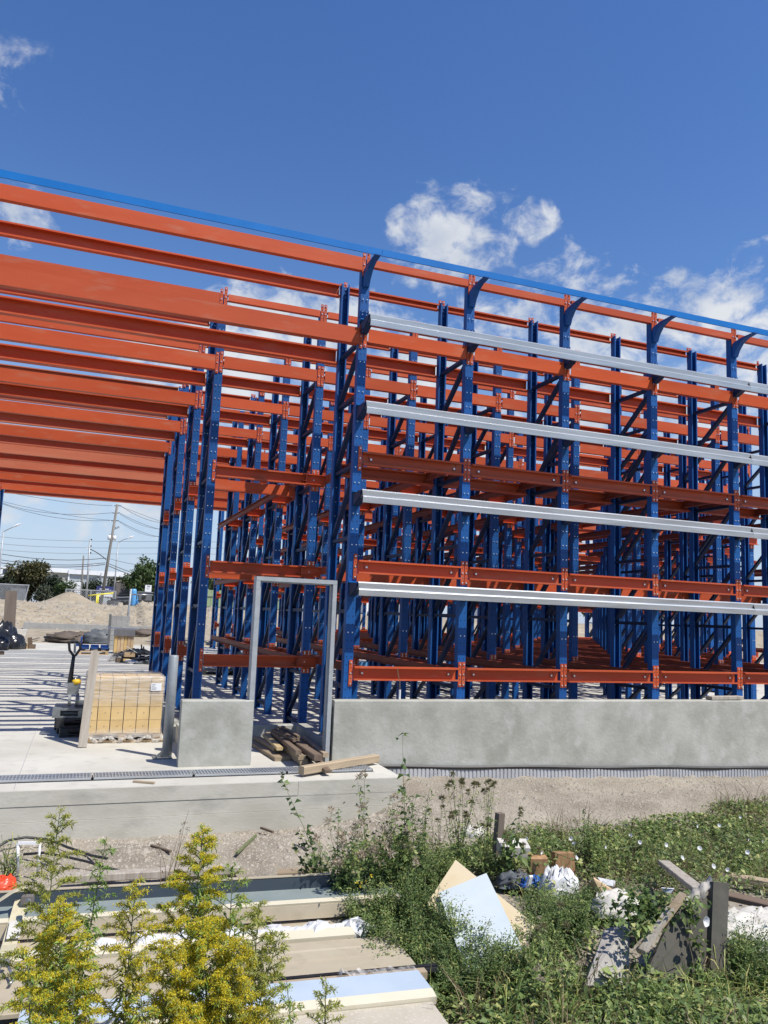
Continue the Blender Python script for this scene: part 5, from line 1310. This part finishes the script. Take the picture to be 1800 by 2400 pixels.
block('timber_block', 'orange brown timber block standing nearest the blue plastic', 1262, 2064, -.42, .15, .09, .19, -.25, 'timber_end', 'block', .1, 'timber blocks')
block('timber_block', 'bigger orange brown timber block beside the white bag', 1326, 2050, -.41, .18, .10, .18, -.2, 'timber_end', 'block', -.15, 'timber blocks')
block('foam_block', 'cream foam block behind the timber blocks', 1208, 2012, -.30, .26, .2, .10, -.3, 'white_foam', 'foam', .12)
block('timber_block', 'flat pinkish board under the cream foam block', 1215, 2022, -.36, .26, .1, .06, -.3, 'carton_plain', 'board', 0)
o = tag(MB().box(-.035, .035, -.03, .03, 0, .42).obj('wood_stake', 'board_brown'), 'dark brown wooden stake standing in the tall weeds', 'stake'); o.location = sp(1164, 2015, -.42); o.rotation_euler = (.05, .03, .2)
blob('plastic_bag', 'white_plastic', tuple(sp(1310, 2104, -.42)), .17, .13, .21, 61, 'crumpled white plastic bag beside the timber block', 'bag', None, .15, 30)
o = slab4('cardboard', 'buckled tan cardboard sheet behind the white cushion', [sp(1368, 2084, -.30), sp(1392, 2056, -.18), sp(1442, 2088, -.30), sp(1420, 2110, -.36)], .015, 'carton_plain', 'cardboard')
blob('foam_cushion', 'white_foam', tuple(sp(1440, 2138, -.40)), .20, .13, .14, 62, 'off-white foam cushion half under the vines', 'cushion', None, .25)
o = blob('blue_plastic', 'blue_plastic', tuple(sp(1252, 2074, -.40)), .13, .07, .06, 63, 'bright blue plastic scrap below the timber block', 'plastic', None, .5)
blob('dark_plastic', 'tarp_slate', tuple(sp(1205, 2075, -.42)), .14, .10, .10, 64, 'dark blue grey plastic scrap in the weeds', 'plastic', None, .5)
block('paper_scrap', 'white paper scrap beside the timber block', 1238, 2088, -.38, .035, .02, .13, .2, 'paper_white', 'paper', .3)
blob('white_sheet', 'white_foam', tuple(sp(1775, 2200, -.42)), .42, .26, .16, 65, 'crumpled dirty white sheet beside the dark plywood crate', 'sheet', None, .22, 34)
blob('white_sheet', 'white_foam', tuple(sp(1110, 1962, -.40)), .13, .1, .10, 66, 'small white foam lump behind the wooden stake', 'foam', None, .2)
slab4('white_scrap', 'thin white sheet on the spoil beside the thistle heads', [sp(930, 1898, -.36), sp(990, 1920, -.36), sp(985, 1934, -.38), sp(925, 1916, -.39)], .01, 'white_foam', 'sheet')
slab4('white_scrap', 'small white scrap beside the cardboard', [sp(1400, 2056, -.30), sp(1442, 2064, -.30), sp(1440, 2078, -.33), sp(1412, 2072, -.33)], .01, 'white_plastic', 'scrap')
slab4('white_scrap', 'white paper on top of the vine heap', [sp(1550, 2080, -.02), sp(1580, 2082, -.02), sp(1572, 2092, -.05), sp(1556, 2090, -.05)], .006, 'paper_white', 'scrap')
plank('old_plank', 'weathered grey plank sticking out behind the fabric roll', sp(1556, 2022, -.24), sp(1640, 2088, -.12), .10, .04, 'lumber_grey')
plank('old_plank', 'brown plank lying in the weeds at the picture edge', sp(1715, 2056, -.36), sp(1830, 2074, -.36), .10, .05, 'lumber')
plank('old_plank', 'dark wet plank above the crumpled white sheet', sp(1700, 2098, -.3), sp(1830, 2128, -.3), .12, .04, 'lumber_dark')
# broken plywood crate
cr_t = thing('plywood_crate', 'broken dark plywood crate overgrown with vines', 'crate')
Yc = -5.18
def part4(name, pts, t, mat):
    o = slab4(name, '', pts, t, mat, ''); o.parent = cr_t
    for k in ('label', 'category', 'kind'): del o[k]
    return o
part4('front_panel', [at(1508, 2295, Yc - .06), at(1690, 2306, Yc - .06), at(1688, 2092, Yc + .12), at(1590, 2116, Yc + .12)], .025, 'ply_dark')
part4('side_post', [at(1664, 2312, Yc - .10), at(1700, 2312, Yc - .10), at(1709, 2070, Yc + .10), at(1672, 2066, Yc + .10)], .045, 'ply_dark')
part4('side_panel', [at(1370, 2310, Yc - .14), at(1474, 2308, Yc - .05), at(1476, 2160, Yc + .30), at(1418, 2178, Yc + .30)], .02, 'ply_grey')
MB().beam(at(1498, 2232, Yc - .02), at(1602, 2096, Yc + .04), .045, .03).obj('broken_slat', 'lumber', cr_t)
MB().beam(at(1505, 2228, Yc - .07), at(1572, 2128, Yc + .0), .05, .015).obj('broken_slat', 'lumber_grey', cr_t)
MB().beam(at(1470, 2215, Yc + .2), at(1560, 2120, Yc + .25), .06, .03).obj('broken_slat', 'lumber_dark', cr_t)
mb = MB(); vs = []
for i_ in range(13):
    u = i_ / 12; p = at(1602 + 64 * u, 2112 - 54 * u, Yc + .16)
    for j_ in range(9):
        a = -.6 + j_ * .42; r_ = .055 + .012 * math.sin(i_ * 1.7) + .008 * math.sin(j_ * 2.3 + i_)
        vs.append(p + Vector((-.55 * r_ * math.cos(a), -r_ * math.cos(a) * .9, .75 * r_ * math.sin(a) - .035)))
mb.add(vs, [(i_ * 9 + j_, i_ * 9 + j_ + 1, i_ * 9 + j_ + 10, i_ * 9 + j_ + 9) for i_ in range(12) for j_ in range(8)])
o = tag(mb.obj('fabric_roll', 'dirty_fabric', None, True), 'dirty pale fabric draped over the top of the plywood crate', 'fabric')
# ---------------------------------------------------------------- plants
def polyline_pts(P_, u):
    P_ = np.asarray(P_, float); k = len(P_) - 1; f = np.clip(np.asarray(u) * k, 0, k - 1e-6); i = f.astype(int); w = (f - i)[:, None]
    return P_[i] * (1 - w) + P_[i + 1] * w
def goldenrod(label, tip, low, Y, bloom, spread, nb, seed, mat='bloom_yellow', start=.5, leafy='leaf_golden', dead=0.0):
    g = np.random.default_rng(seed)
    a = np.array(at(*low, Y)); b = np.array(at(*tip, Y)); d = (b - a) / max(b[2] - a[2], 1e-3)
    z0 = gz(a[0], Y); base = a + d * (z0 - a[2])
    t = thing('goldenrod', label, 'plant', tuple(base), 'goldenrods in front of the cladding stack')
    H = b - base; h = H[2]
    bend = g.normal(0, .02, 3) * h
    S_ = np.array([H * u + bend * math.sin(u * math.pi) for u in np.linspace(0, 1, 9)])
    mb = MB(); mb.tube([tuple(p) for p in S_], [.0055 * (1 - .75 * u) for u in np.linspace(0, 1, 9)], 6)
    L = LB(); FL = LB()
    n = int(190 * h / 1.1); u = np.sort(g.uniform(.12, min(.97, start + .28), n)); C = polyline_pts(S_, u); ang = np.arange(n) * 2.4 + g.normal(0, .3, n)
    D = np.stack([np.cos(ang), np.sin(ang), g.uniform(-.1, .6, n)], 1)
    lg = .105 * (1.15 - .72 * u) * g.uniform(.7, 1.2, n)
    nd = int(n * dead)
    L.add(leaves(C[nd:], D[nd:], lg[nd:], lg[nd:] * .17, .42, .2, g), leafy)
    if nd: L.add(leaves(C[:nd], D[:nd] - [0, 0, .5], lg[:nd], lg[:nd] * .2, .7, .3, g), 'leaf_dry')
    nb = int(nb * 1.35)
    for k in range(nb):
        f = (k + g.uniform(0, .8)) / nb; u0 = start + (1 - start) * f
        p0 = polyline_pts(S_, [u0])[0]; an = k * 2.4 + g.normal(0, .4)
        ln = spread * (1 - f) ** .7 * g.uniform(.6, 1.15) + .022
        dr = np.array([math.cos(an), math.sin(an), 0])
        rise = g.uniform(.55, .95); s = np.linspace(0, 1, 7)
        B = p0 + dr * (ln * s ** .9)[:, None] + np.array([0, 0, 1]) * (ln * (rise * s - .42 * s ** 2.6))[:, None]
        mb.tube([tuple(p) for p in B], [.0022, .002, .0018, .0015, .0012, .001, .0008], 4, cap=False)
        m = max(8, int(34 * ln / .1)); us = g.uniform(.08, 1, m); Cb = polyline_pts(B, us)
        Db = dr * .8 + g.normal(0, .6, (m, 3)) + [0, 0, .3]
        lg = g.uniform(.014, .034, m); L.add(leaves(Cb, Db, lg, lg * .24, .2, .2, g), leafy)
        nf = int(bloom * 260 * ln / .1)
        if nf:
            us = g.uniform(.22, 1, nf) ** .8; Cf = polyline_pts(B, us)
            off = g.normal(0, 1, (nf, 3)) * [.0085, .0085, .006] + [0, 0, .005]
            Df = g.normal(0, 1, (nf, 3)) + [0, 0, .8]
            sz = g.uniform(.0045, .0085, nf)
            dull = g.random(nf) < .22
            FL.add(diamonds((Cf + off)[~dull], Df[~dull], sz[~dull], sz[~dull] * .75, g), mat); FL.add(diamonds((Cf + off)[dull], Df[dull], sz[dull], sz[dull] * .7, g), 'bloom_green')
    mb.obj('stem', 'stem_green', t); L.obj('leaf_cover', t, kind='stuff')
    if FL.V: FL.obj('blossom', t, kind='stuff')
    return t
GR = [((140, 1905), (118, 2330), -5.60, .55, .23, 46, 'bloom_green', .30, 'leaf_olive', .25, 'tallest green goldenrod at the picture edge, plume not yet yellow'),
      ((250, 1962), (196, 2330), -5.55, .0, .09, 16, 'bloom_green', .62, 'leaf_golden', .3, 'slender leafy goldenrod without bloom behind the yellow ones'),
      ((140, 2120), (132, 2400), -6.00, 1.15, .17, 40, 'bloom_yellow', .52, 'leaf_golden', .3, 'bright yellow goldenrod below the tallest green plant'),
      ((62, 2225), (60, 2400), -6.15, .95, .10, 22, 'bloom_yellow', .45, 'leaf_golden', .4, 'short yellow goldenrod nearest the strap hook'),
      ((185, 2190), (160, 2400), -6.05, .7, .14, 26, 'bloom_yellow', .40, 'leaf_golden', .2, 'yellow goldenrod leaning over the trough panels'),
      ((318, 2068), (292, 2400), -5.85, .62, .18, 36, 'bloom_yellow', .40, 'leaf_olive', .1, 'open yellow green goldenrod with a small golden top'),
      ((476, 1945), (420, 2330), -5.70, 1.15, .21, 46, 'bloom_yellow', .50, 'leaf_golden', .1, 'tall golden plume against the grey slab face'),
      ((545, 2030), (520, 2330), -5.75, .25, .20, 28, 'bloom_green', .45, 'leaf_golden', .0, 'dark green arching goldenrod beside the tall golden plume'),
      ((470, 2165), (450, 2400), -6.05, 1.2, .20, 52, 'bloom_yellow', .50, 'leaf_golden', .05, 'widest golden yellow goldenrod at the bottom'),
      ((400, 2215), (395, 2400), -6.10, 1.0, .17, 44, 'bloom_yellow', .46, 'leaf_olive', .0, 'yellow green goldenrod left of the widest one'),
      ((560, 2210), (530, 2400), -6.08, 1.0, .17, 44, 'bloom_yellow', .48, 'leaf_olive', .0, 'golden goldenrod right of the widest one'),
      ((606, 2118), (588, 2400), -5.95, .5, .19, 42, 'bloom_green', .32, 'leaf_olive', .0, 'feathery green goldenrod before the tan panels'),
      ((655, 2185), (610, 2400), -6.00, .4, .16, 34, 'bloom_green', .30, 'leaf_olive', .0, 'outermost feathery green goldenrod before the tan panels'),
      ((764, 2305), (752, 2420), -6.10, .45, .12, 22, 'bloom_green', .35, 'leaf_olive', .0, 'small goldenrod sprig at the bottom before the pale blue panel'),
      ((672, 2300), (690, 2420), -6.15, .2, .08, 14, 'bloom_green', .35, 'leaf_golden', .0, 'thin green sprig beside the small goldenrod sprig'),
      ((330, 2330), (330, 2420), -6.2, .5, .14, 26, 'bloom_yellow', .3, 'leaf_golden', .0, 'low goldenrod shoot at the bottom between the taller ones')]
for j, (tip, low, Y, bl_, spd, nb, mat, st, lf, dd, lab) in enumerate(GR):
    goldenrod(lab, tip, low, Y, bl_, spd, nb, 100 + j, mat, st, lf, dd)

def weed(name, label, base, h, r, ns, nl, ls, mat, seed, heads=None, hs=.02, stem='stem_green', wr=.5, group=None, tall=None, lean=(0, 0)):
    """stems fanning from one root with leaves along them; heads: (material, per stem)"""
    g = np.random.default_rng(seed); t = thing(name, label, 'weed', tuple(base), group)
    mb = MB(); L = LB(); Fh = LB()
    for k in range(ns):
        a = g.uniform(0, 6.28); q = r * math.sqrt(g.random()); hh = h * (1 - .45 * (q / r) ** 2) * g.uniform(.7, 1.08)
        if tall and k == 0: hh, q = tall, r * .2
        e = np.array([q * math.cos(a) + lean[0] * hh, q * math.sin(a) + lean[1] * hh, hh])
        B = np.array([e * [u ** 1.3, u ** 1.3, u] + [.02 * math.sin(u * 5 + k), .02 * math.cos(u * 4 + k), 0] for u in np.linspace(0, 1, 6)])
        mb.tube([tuple(p) for p in B], [.004, .0036, .003, .0024, .0018, .0012], 4, cap=False)
        m = max(4, int(nl / ns)); u = g.uniform(.12, 1, m); C = polyline_pts(B, u) + g.normal(0, 1, (m, 3)) * r * .10
        D = g.normal(0, 1, (m, 3)) * [1, 1, .5] + [0, 0, .25]; lg = ls * g.uniform(.55, 1.25, m) * (1.15 - .5 * u)
        L.add(leaves(C, D, lg, lg * wr, .25, .2, g), mat)
        if heads:
            for _ in range(heads[1]):
                if g.random() > heads[2]: continue
                c = B[-1] + g.normal(0, .02, 3) * (heads[1] > 1) + [0, 0, .005]; m2 = heads[3]
                d = unit(g.normal(0, 1, (m2, 3)) + [0, 0, heads[4]])
                Fh.add(diamonds(np.tile(c, (m2, 1)) + d * hs * .15, d, hs * g.uniform(.7, 1.1, m2), hs * .22, g), heads[0])
    mb.obj('stem', stem, t); L.obj('leaf_cover', t, kind='stuff')
    if Fh.V: Fh.obj('flower_head', t, kind='stuff')
    return t
gp = lambda px, py: (lambda q: Vector((q.x, q.y, gz(q.x, q.y))))(onz(px, py, -.45))
FLF = ('fluff', 2, .55, 36, .2)
weed('thistle', 'thistle with brown woolly heads beside the apron corner', gp(860, 2140), 1.02, .30, 16, 900, .06, 'leaf_dark', 201, FLF, .040)
weed('thistle', 'thistle with pale woolly heads nearest the end of the flashing', gp(800, 2150), .85, .24, 12, 700, .055, 'leaf_dark', 202, FLF, .038)
weed('thistle', 'lower thistle with woolly heads before the grey wall', gp(915, 2120), .80, .28, 14, 900, .06, 'leaf_mid', 203, FLF, .036)
weed('dock_plant', 'tall single stem with broad dark leaves before the long wall', gp(940, 2130), 1.0,   .14, 4, 170, .10, 'leaf_dark', 204, None, tall=1.32)
weed('poplar_shoot', 'leafy shoot with broad round leaves leaning before the slab face', gp(760, 2120), .55, .16, 5, 220, .075, 'leaf_dark', 205, None, .02, wr=.75, tall=1.02, lean=(-.42, 0))
weed('dry_stalks', 'dry brown seed stalks before the slab face', gp(388, 2110), .75, .14, 7, 40, .05, 'leaf_dry', 206, ('leaf_dry', 1, .9, 12, .8), .025, 'stem_brown', .2, lean=(.12, 0))
SEED = ('seed_green', 1, .95, 60, 1.0)
weed('wild_carrot', 'wild carrot with closed green heads behind the wooden stake', gp(1075, 2060), .92, .26, 14, 520, .06, 'leaf_mid', 207, SEED, .038, wr=.3)
weed('wild_carrot', 'wild carrot with brown heads right of the closed green ones', gp(1140, 2060), .86, .26, 13, 480, .06, 'leaf_mid', 208, SEED, .034, wr=.3)
weed('wild_carrot', 'thin wild carrot stalk before the gravel', gp(1025, 2070), .80, .16, 6, 160, .05, 'leaf_mid', 209, SEED, .03, wr=.3)
weed('burdock', 'broad-leaved burdock leaning right beside the wooden stake', gp(1190, 2070), .62, .20, 7, 120, .10, 'leaf_dark', 210, SEED, .03, wr=.6, lean=(.25, 0))
weed('pigweed', 'slender dark weed between the thistles and the wild carrots', gp(985, 2090), .82, .2, 9, 620, .045, 'leaf_dark', 221, None)
weed('pigweed', 'bushy upright weed at the edge of the gravel', gp(1400, 2030), .52, .18, 9, 700, .045, 'leaf_mid', 211, None)
weed('pigweed', 'taller spiky weed beside the bushy one at the gravel edge', gp(1385, 2045), .62, .12, 5, 420, .04, 'leaf_dark', 212, None)
weed('pigweed', 'small dark weed right of the spiky one', gp(1500, 2010), .40, .16, 7, 400, .04, 'leaf_mid', 213, None)
weed('grass_tuft', 'green grass tuft behind the white wire frame', gp(20, 2060), .42, .16, 26, 120, .16, 'grass_blade', 214, None, wr=.1)
weed('grass_tuft', 'grass tuft at the end of the flashing', gp(740, 2080), .42, .14, 24, 110, .16, 'grass_blade', 215, None, wr=.08)
weed('wild_carrot', 'wild carrot heads standing before the bright white sheet', gp(1300, 2330), .55, .22, 8, 160, .05, 'leaf_mid', 216, SEED, .03, wr=.3)
weed('thistle', 'thistle with open white seed tufts at the bottom before the grey side panel', gp(1270, 2370), .50, .25, 10, 260, .06, 'leaf_mid', 217, ('fluff', 2, .6, 30, .2), .018)
BUSH = [(905, 2200, .40), (960, 2190, .42), (1010, 2210, .40), (1060, 2245, .36), (1110, 2270, .34), (1150, 2300, .30), (1190, 2310, .3), (980, 2260, .34), (1040, 2300, .3), (860, 2190, .34), (935, 2140, .55), (1000, 2130, .38), (1040, 2080, .34), (1080, 2050, .30),
        (1260, 2200, .34), (1310, 2190, .34), (1290, 2240, .34), (1340, 2210, .32), (1250, 2260, .3), (1380, 2150, .26), (1760, 2270, .34), (1730, 2290, .3), (1790, 2300, .3), (885, 2240, .3), (920, 2270, .28), (1085, 2330, .26), (1140, 2340, .26)]
for j, (px, py, h) in enumerate(BUSH):
    b = gp(px, py)
    where = 'along the tan foam board' if j < 10 else ('behind the tan foam board' if j < 14 else ('between the tan board and the crate' if j < 20 else ('beside the plywood crate' if j < 23 else 'at the end of the pale blue panel')))
    weed('knotweed', '%s dense small-leaved weed %s' % (ORD[(j if j < 10 else (j - 10 if j < 14 else (j - 14 if j < 20 else (j - 20 if j < 23 else j - 23))))], where), b, h * 1.1, .22, 16, 2600, .031, 'leaf_dark' if j % 3 else 'leaf_mid', 300 + j, None, group='dense weeds around the boards', wr=.42)

# ground cover
def inside(poly, q):
    x, y = q[:, 0], q[:, 1]; c = np.zeros(len(q), bool); n = len(poly)
    for i in range(n):
        (x1, y1), (x2, y2) = poly[i], poly[(i + 1) % n]
        m = ((y1 > y) != (y2 > y)) & (x < (x2 - x1) * (y - y1) / (y2 - y1 + 1e-9) + x1); c ^= m
    return c
gc = np.random.default_rng(77)
POLY = {'A': [(780, 2180), (780, 2070), (840, 2010), (905, 1980), (1010, 1985), (1060, 2020), (1000, 2100), (1010, 2150), (1190, 2290), (1000, 2330), (940, 2270), (900, 2200), (860, 2180)],
        'B': [(960, 2300), (1190, 2290), (1380, 2320), (1500, 2300), (1700, 2320), (2300, 2250), (2300, 2700), (990, 2700)],
        'C': [(1020, 2010), (1180, 1975), (1260, 1950), (1480, 1950), (1640, 1905), (1800, 1885), (2300, 1870), (2300, 2120), (1800, 2110), (1690, 2100), (1500, 2100), (1380, 2070), (1260, 2030), (1160, 2060), (1080, 2020)],
        'D': [(1190, 2060), (1260, 2090), (1300, 2115), (1400, 2130), (1500, 2110), (1510, 2180), (1380, 2190), (1360, 2270), (1220, 2290), (1240, 2170)],
        'E': [(1700, 2160), (1770, 2220), (2300, 2200), (2300, 2310), (1690, 2320)]}
def clumps(n, keys, hr, g):
    P_ = np.stack([g.uniform(-1.6, 7.5, n), g.uniform(-8.5, -1.3, n)], 1)
    w = g.random(n) < .85
    P_[w] = np.stack([g.uniform(-1.2, 4.9, w.sum()), g.uniform(-6.5, -1.6, w.sum())], 1)
    Z = ground_z(P_[:, 0], P_[:, 1]) + bumps(P_[:, 0], P_[:, 1])
    P3 = np.column_stack([P_, Z]); q = toimg(P3); ok = np.zeros(n, bool)
    for k in keys: ok |= inside(POLY[k], q)
    ok &= P_[:, 1] > -7.2
    return P3[ok]
LC = LB()
def cover(n, keys, hmin, hmax, nl, ls, mat, wr=.55, rad=.13, dens=None):
    c = clumps(n, keys, None, gc)
    if dens is not None: c = c[vnoise(c[:, 0] * 1.6, c[:, 1] * 1.6, dens) > .38]
    k = len(c)
    h = gc.uniform(hmin, hmax, k)
    C = np.repeat(c, nl, 0); H_ = np.repeat(h, nl)
    off = gc.normal(0, 1, (k * nl, 3)) * [rad, rad, 0]; v = gc.random(k * nl) ** .7
    C = C + off; C[:, 2] += H_ * v * np.exp(-(off[:, 0] ** 2 + off[:, 1] ** 2) / (2 * (rad * 1.4) ** 2)) + .005
    D = gc.normal(0, 1, (k * nl, 3)) * [1, 1, .45] + [0, 0, .15]; lg = ls * gc.uniform(.5, 1.3, k * nl)
    LC.add(leaves(C, D, lg, lg * wr, .2, .2, gc), mat)
cover(1300, 'ABDE', .06, .28, 60, .036, 'leaf_dark', .45, .14)
cover(900, 'ABDE', .05, .24, 55, .05, 'leaf_mid', .6, .11, dens=2)
cover(420, 'BD', .05, .20, 26, .085, 'leaf_mid', .5, .12, dens=5)
cover(1500, 'C', .03, .16, 50, .052, 'leaf_mid', .72, .12, dens=3)
cover(800, 'C', .06, .26, 70, .034, 'leaf_dark', .4, .10, dens=4)
cover(900, 'CE', .03, .13, 40, .05, 'leaf_pale', .7, .12, dens=6)
cover(420, 'BCD', .05, .20, 40, .045, 'leaf_pale', .5)
cover(420, 'ABC', .03, .14, 40, .055, 'leaf_dry', .25, dens=7)
cover(320, 'C', .02, .10, 30, .035, 'leaf_dry', .4)
LC.obj('ground_weeds', kind='stuff')
LG = LB()
for nn, keys, nb, l0, l1, wd, lean_ in ((900, 'CE', 14, .08, .26, .006, .5), (1100, 'BE', 20, .16, .46, .008, .7), (260, 'ADC', 16, .15, .38, .006, .5)):
    c = clumps(nn, keys, None, gc); k = len(c)
    C = np.repeat(c, nb, 0) + gc.normal(0, .05, (k * nb, 3)) * [1, 1, 0]
    D = gc.normal(0, lean_, (k * nb, 3)) * [1, 1, .3] + [0, 0, 1]; lg = gc.uniform(l0, l1, k * nb) * np.repeat(gc.uniform(.5, 1.3, k), nb)
    LG.add(leaves(C, D, lg, np.full(k * nb, wd), .4, .1, gc), 'grass_blade')
c = clumps(340, 'ABCD', None, gc); nb = 9; k = len(c)
C = np.repeat(c, nb, 0) + gc.normal(0, .04, (k * nb, 3)) * [1, 1, 0]
D = gc.normal(0, .35, (k * nb, 3)) * [1, 1, .2] + [0, 0, 1]
LG.add(leaves(C, D, gc.uniform(.2, .5, k * nb), np.full(k * nb, .0055), .25, .1, gc), 'leaf_dry')
LG.obj('wild_grass', kind='stuff')
# bindweed with white trumpet flowers
BW = [(1338, 1965), (1345, 1976), (1235, 1965), (1270, 1998), (1478, 1958), (1500, 1974), (1635, 1936), (1640, 1988), (1686, 1934), (1673, 2030), (1705, 2038), (1752, 1997), (1755, 1968), (1788, 1972), (1352, 2010), (1562, 1980), (1735, 1915), (1600, 2010), (1420, 1985)]
bw = thing('bindweed', 'bindweed spreading over the right-hand bank, dotted with white trumpet flowers'.replace('right-hand bank', 'weedy bank'), 'climber', tuple(gp(1560, 2000)))
L = LB(); g = np.random.default_rng(5)
def trumpet(c, r_, parent, off):
    vs = [(0, 0, -r_ * .9)] + [(r_ * (1 + .06 * math.cos(5 * a)) * math.cos(a), r_ * (1 + .06 * math.cos(5 * a)) * math.sin(a), 0) for a in np.arange(15) * 2 * math.pi / 15] + [(r_ * .4 * math.cos(a), r_ * .4 * math.sin(a), -r_ * .35) for a in np.arange(15) * 2 * math.pi / 15]
    fs = [(1 + i, 1 + (i + 1) % 15, 16 + (i + 1) % 15, 16 + i) for i in range(15)] + [(16 + i, 16 + (i + 1) % 15, 0) for i in range(15)]
    o = MB().add(vs, fs).obj('flower', 'petal_white', parent, True)
    o.location = c - off; o.rotation_euler = (R(g.uniform(45, 100)), R(g.uniform(-35, 35)), R(g.uniform(-40, 40)))
Cs = []
for px, py in BW:
    q = onz(px, py, -.20); Cs.append(q); trumpet(q, g.uniform(.014, .022), bw, bw.location)
Cs = np.array([np.array(q) for q in Cs]) - np.array(bw.location)
C = np.repeat(Cs, 26, 0) + g.normal(0, 1, (len(Cs) * 26, 3)) * [.12, .12, .03] - [0, 0, .04]
L.add(leaves(C, g.normal(0, 1, C.shape) * [1, 1, .4], .045 * g.uniform(.6, 1.2, len(C)), .032, .2, .2, g), 'leaf_mid')
L.obj('leaf_cover', bw, kind='stuff')
MB().tube([tuple(Vector(q) + Vector((0, 0, -.03))) for q in sorted(Cs.tolist())], .003, 4).obj('vine', 'stem_green', bw)
vc = thing('bindweed', 'bindweed vine climbing the dark plywood crate with one white flower', 'climber', tuple(at(1640, 2200, Yc - .12)))
L = LB()
V0 = [at(px, py, Yc - .10 + .0009 * (2300 - py)) for px, py in ((1622, 2290), (1640, 2230), (1618, 2180), (1610, 2140), (1632, 2110), (1600, 2100), (1560, 2120), (1530, 2150), (1500, 2170), (1470, 2190), (1440, 2160))]
MB().tube([v - vc.location for v in V0], .004, 5).obj('vine', 'stem_green', vc)
C = polyline_pts(np.array([np.array(v - vc.location) for v in V0]), g.uniform(0, 1, 170)) + g.normal(0, .028, (170, 3)) + [0, -.03, 0]
L.add(leaves(C, g.normal(0, 1, C.shape) + [0, -.4, -.2], .05 * g.uniform(.6, 1.2, 170), .034, .2, .2, g), 'leaf_mid'); L.obj('leaf_cover', vc, kind='stuff')
trumpet(at(1656, 2160, Yc - .16), .032, vc, vc.location)
C = np.array(at(1520, 2130, Yc + .15)) - np.array(vc.location) + g.normal(0, 1, (420, 3)) * [.12, .08, .06]
L = LB(); L.add(leaves(C, g.normal(0, 1, C.shape), .05 * g.uniform(.6, 1.2, 420), .034, .2, .2, g), 'leaf_dark'); L.obj('leaf_cover', vc, kind='stuff')
yb = thing('yellow_weed', 'low weed with tiny yellow flowers at the end of the tan panels', 'weed', tuple(gp(860, 2180)))
L = LB(); C = g.normal(0, 1, (60, 3)) * [.10, .08, .03] + [-.05, .05, .30]
L.add(leaves(C, g.normal(0, 1, C.shape), .03, .014, .2, .2, g), 'leaf_mid'); L.obj('leaf_cover', yb, kind='stuff')
L = LB(); c = np.array([(-.09, 0, .33), (-.05, .02, .32), (-.02, .01, .33), (.03, .03, .36), (-.07, -.02, .31)]); C = np.repeat(c, 9, 0)
L.add(diamonds(C, g.normal(0, 1, C.shape) + [0, -.3, .5], .014, .010, g), 'petal_yellow'); L.obj('blossom', yb, kind='stuff')
MB().tube([(0, 0, 0), (-.02, 0, .2), (-.05, 0, .32)], .003, 4).obj('stem', 'stem_green', yb)
# stones: gravel strip by the wall, spoil below the apron
n = 15000; xy = np.stack([gc.uniform(.2, 8, n), gc.uniform(-3.0, -.25, n)], 1)
stones('gravel', np.column_stack([xy, ground_z(xy[:, 0], xy[:, 1]) + bumps(xy[:, 0], xy[:, 1])]), .010, 'earth_clod', gc)
n = 7000; xy = np.stack([gc.uniform(-4.5, .6, n), -1.12 - np.abs(gc.normal(0, .75, n))], 1)
stones('spoil_clods', np.column_stack([xy, ground_z(xy[:, 0], xy[:, 1]) + bumps(xy[:, 0], xy[:, 1])]), .0095, 'earth_clod', gc)
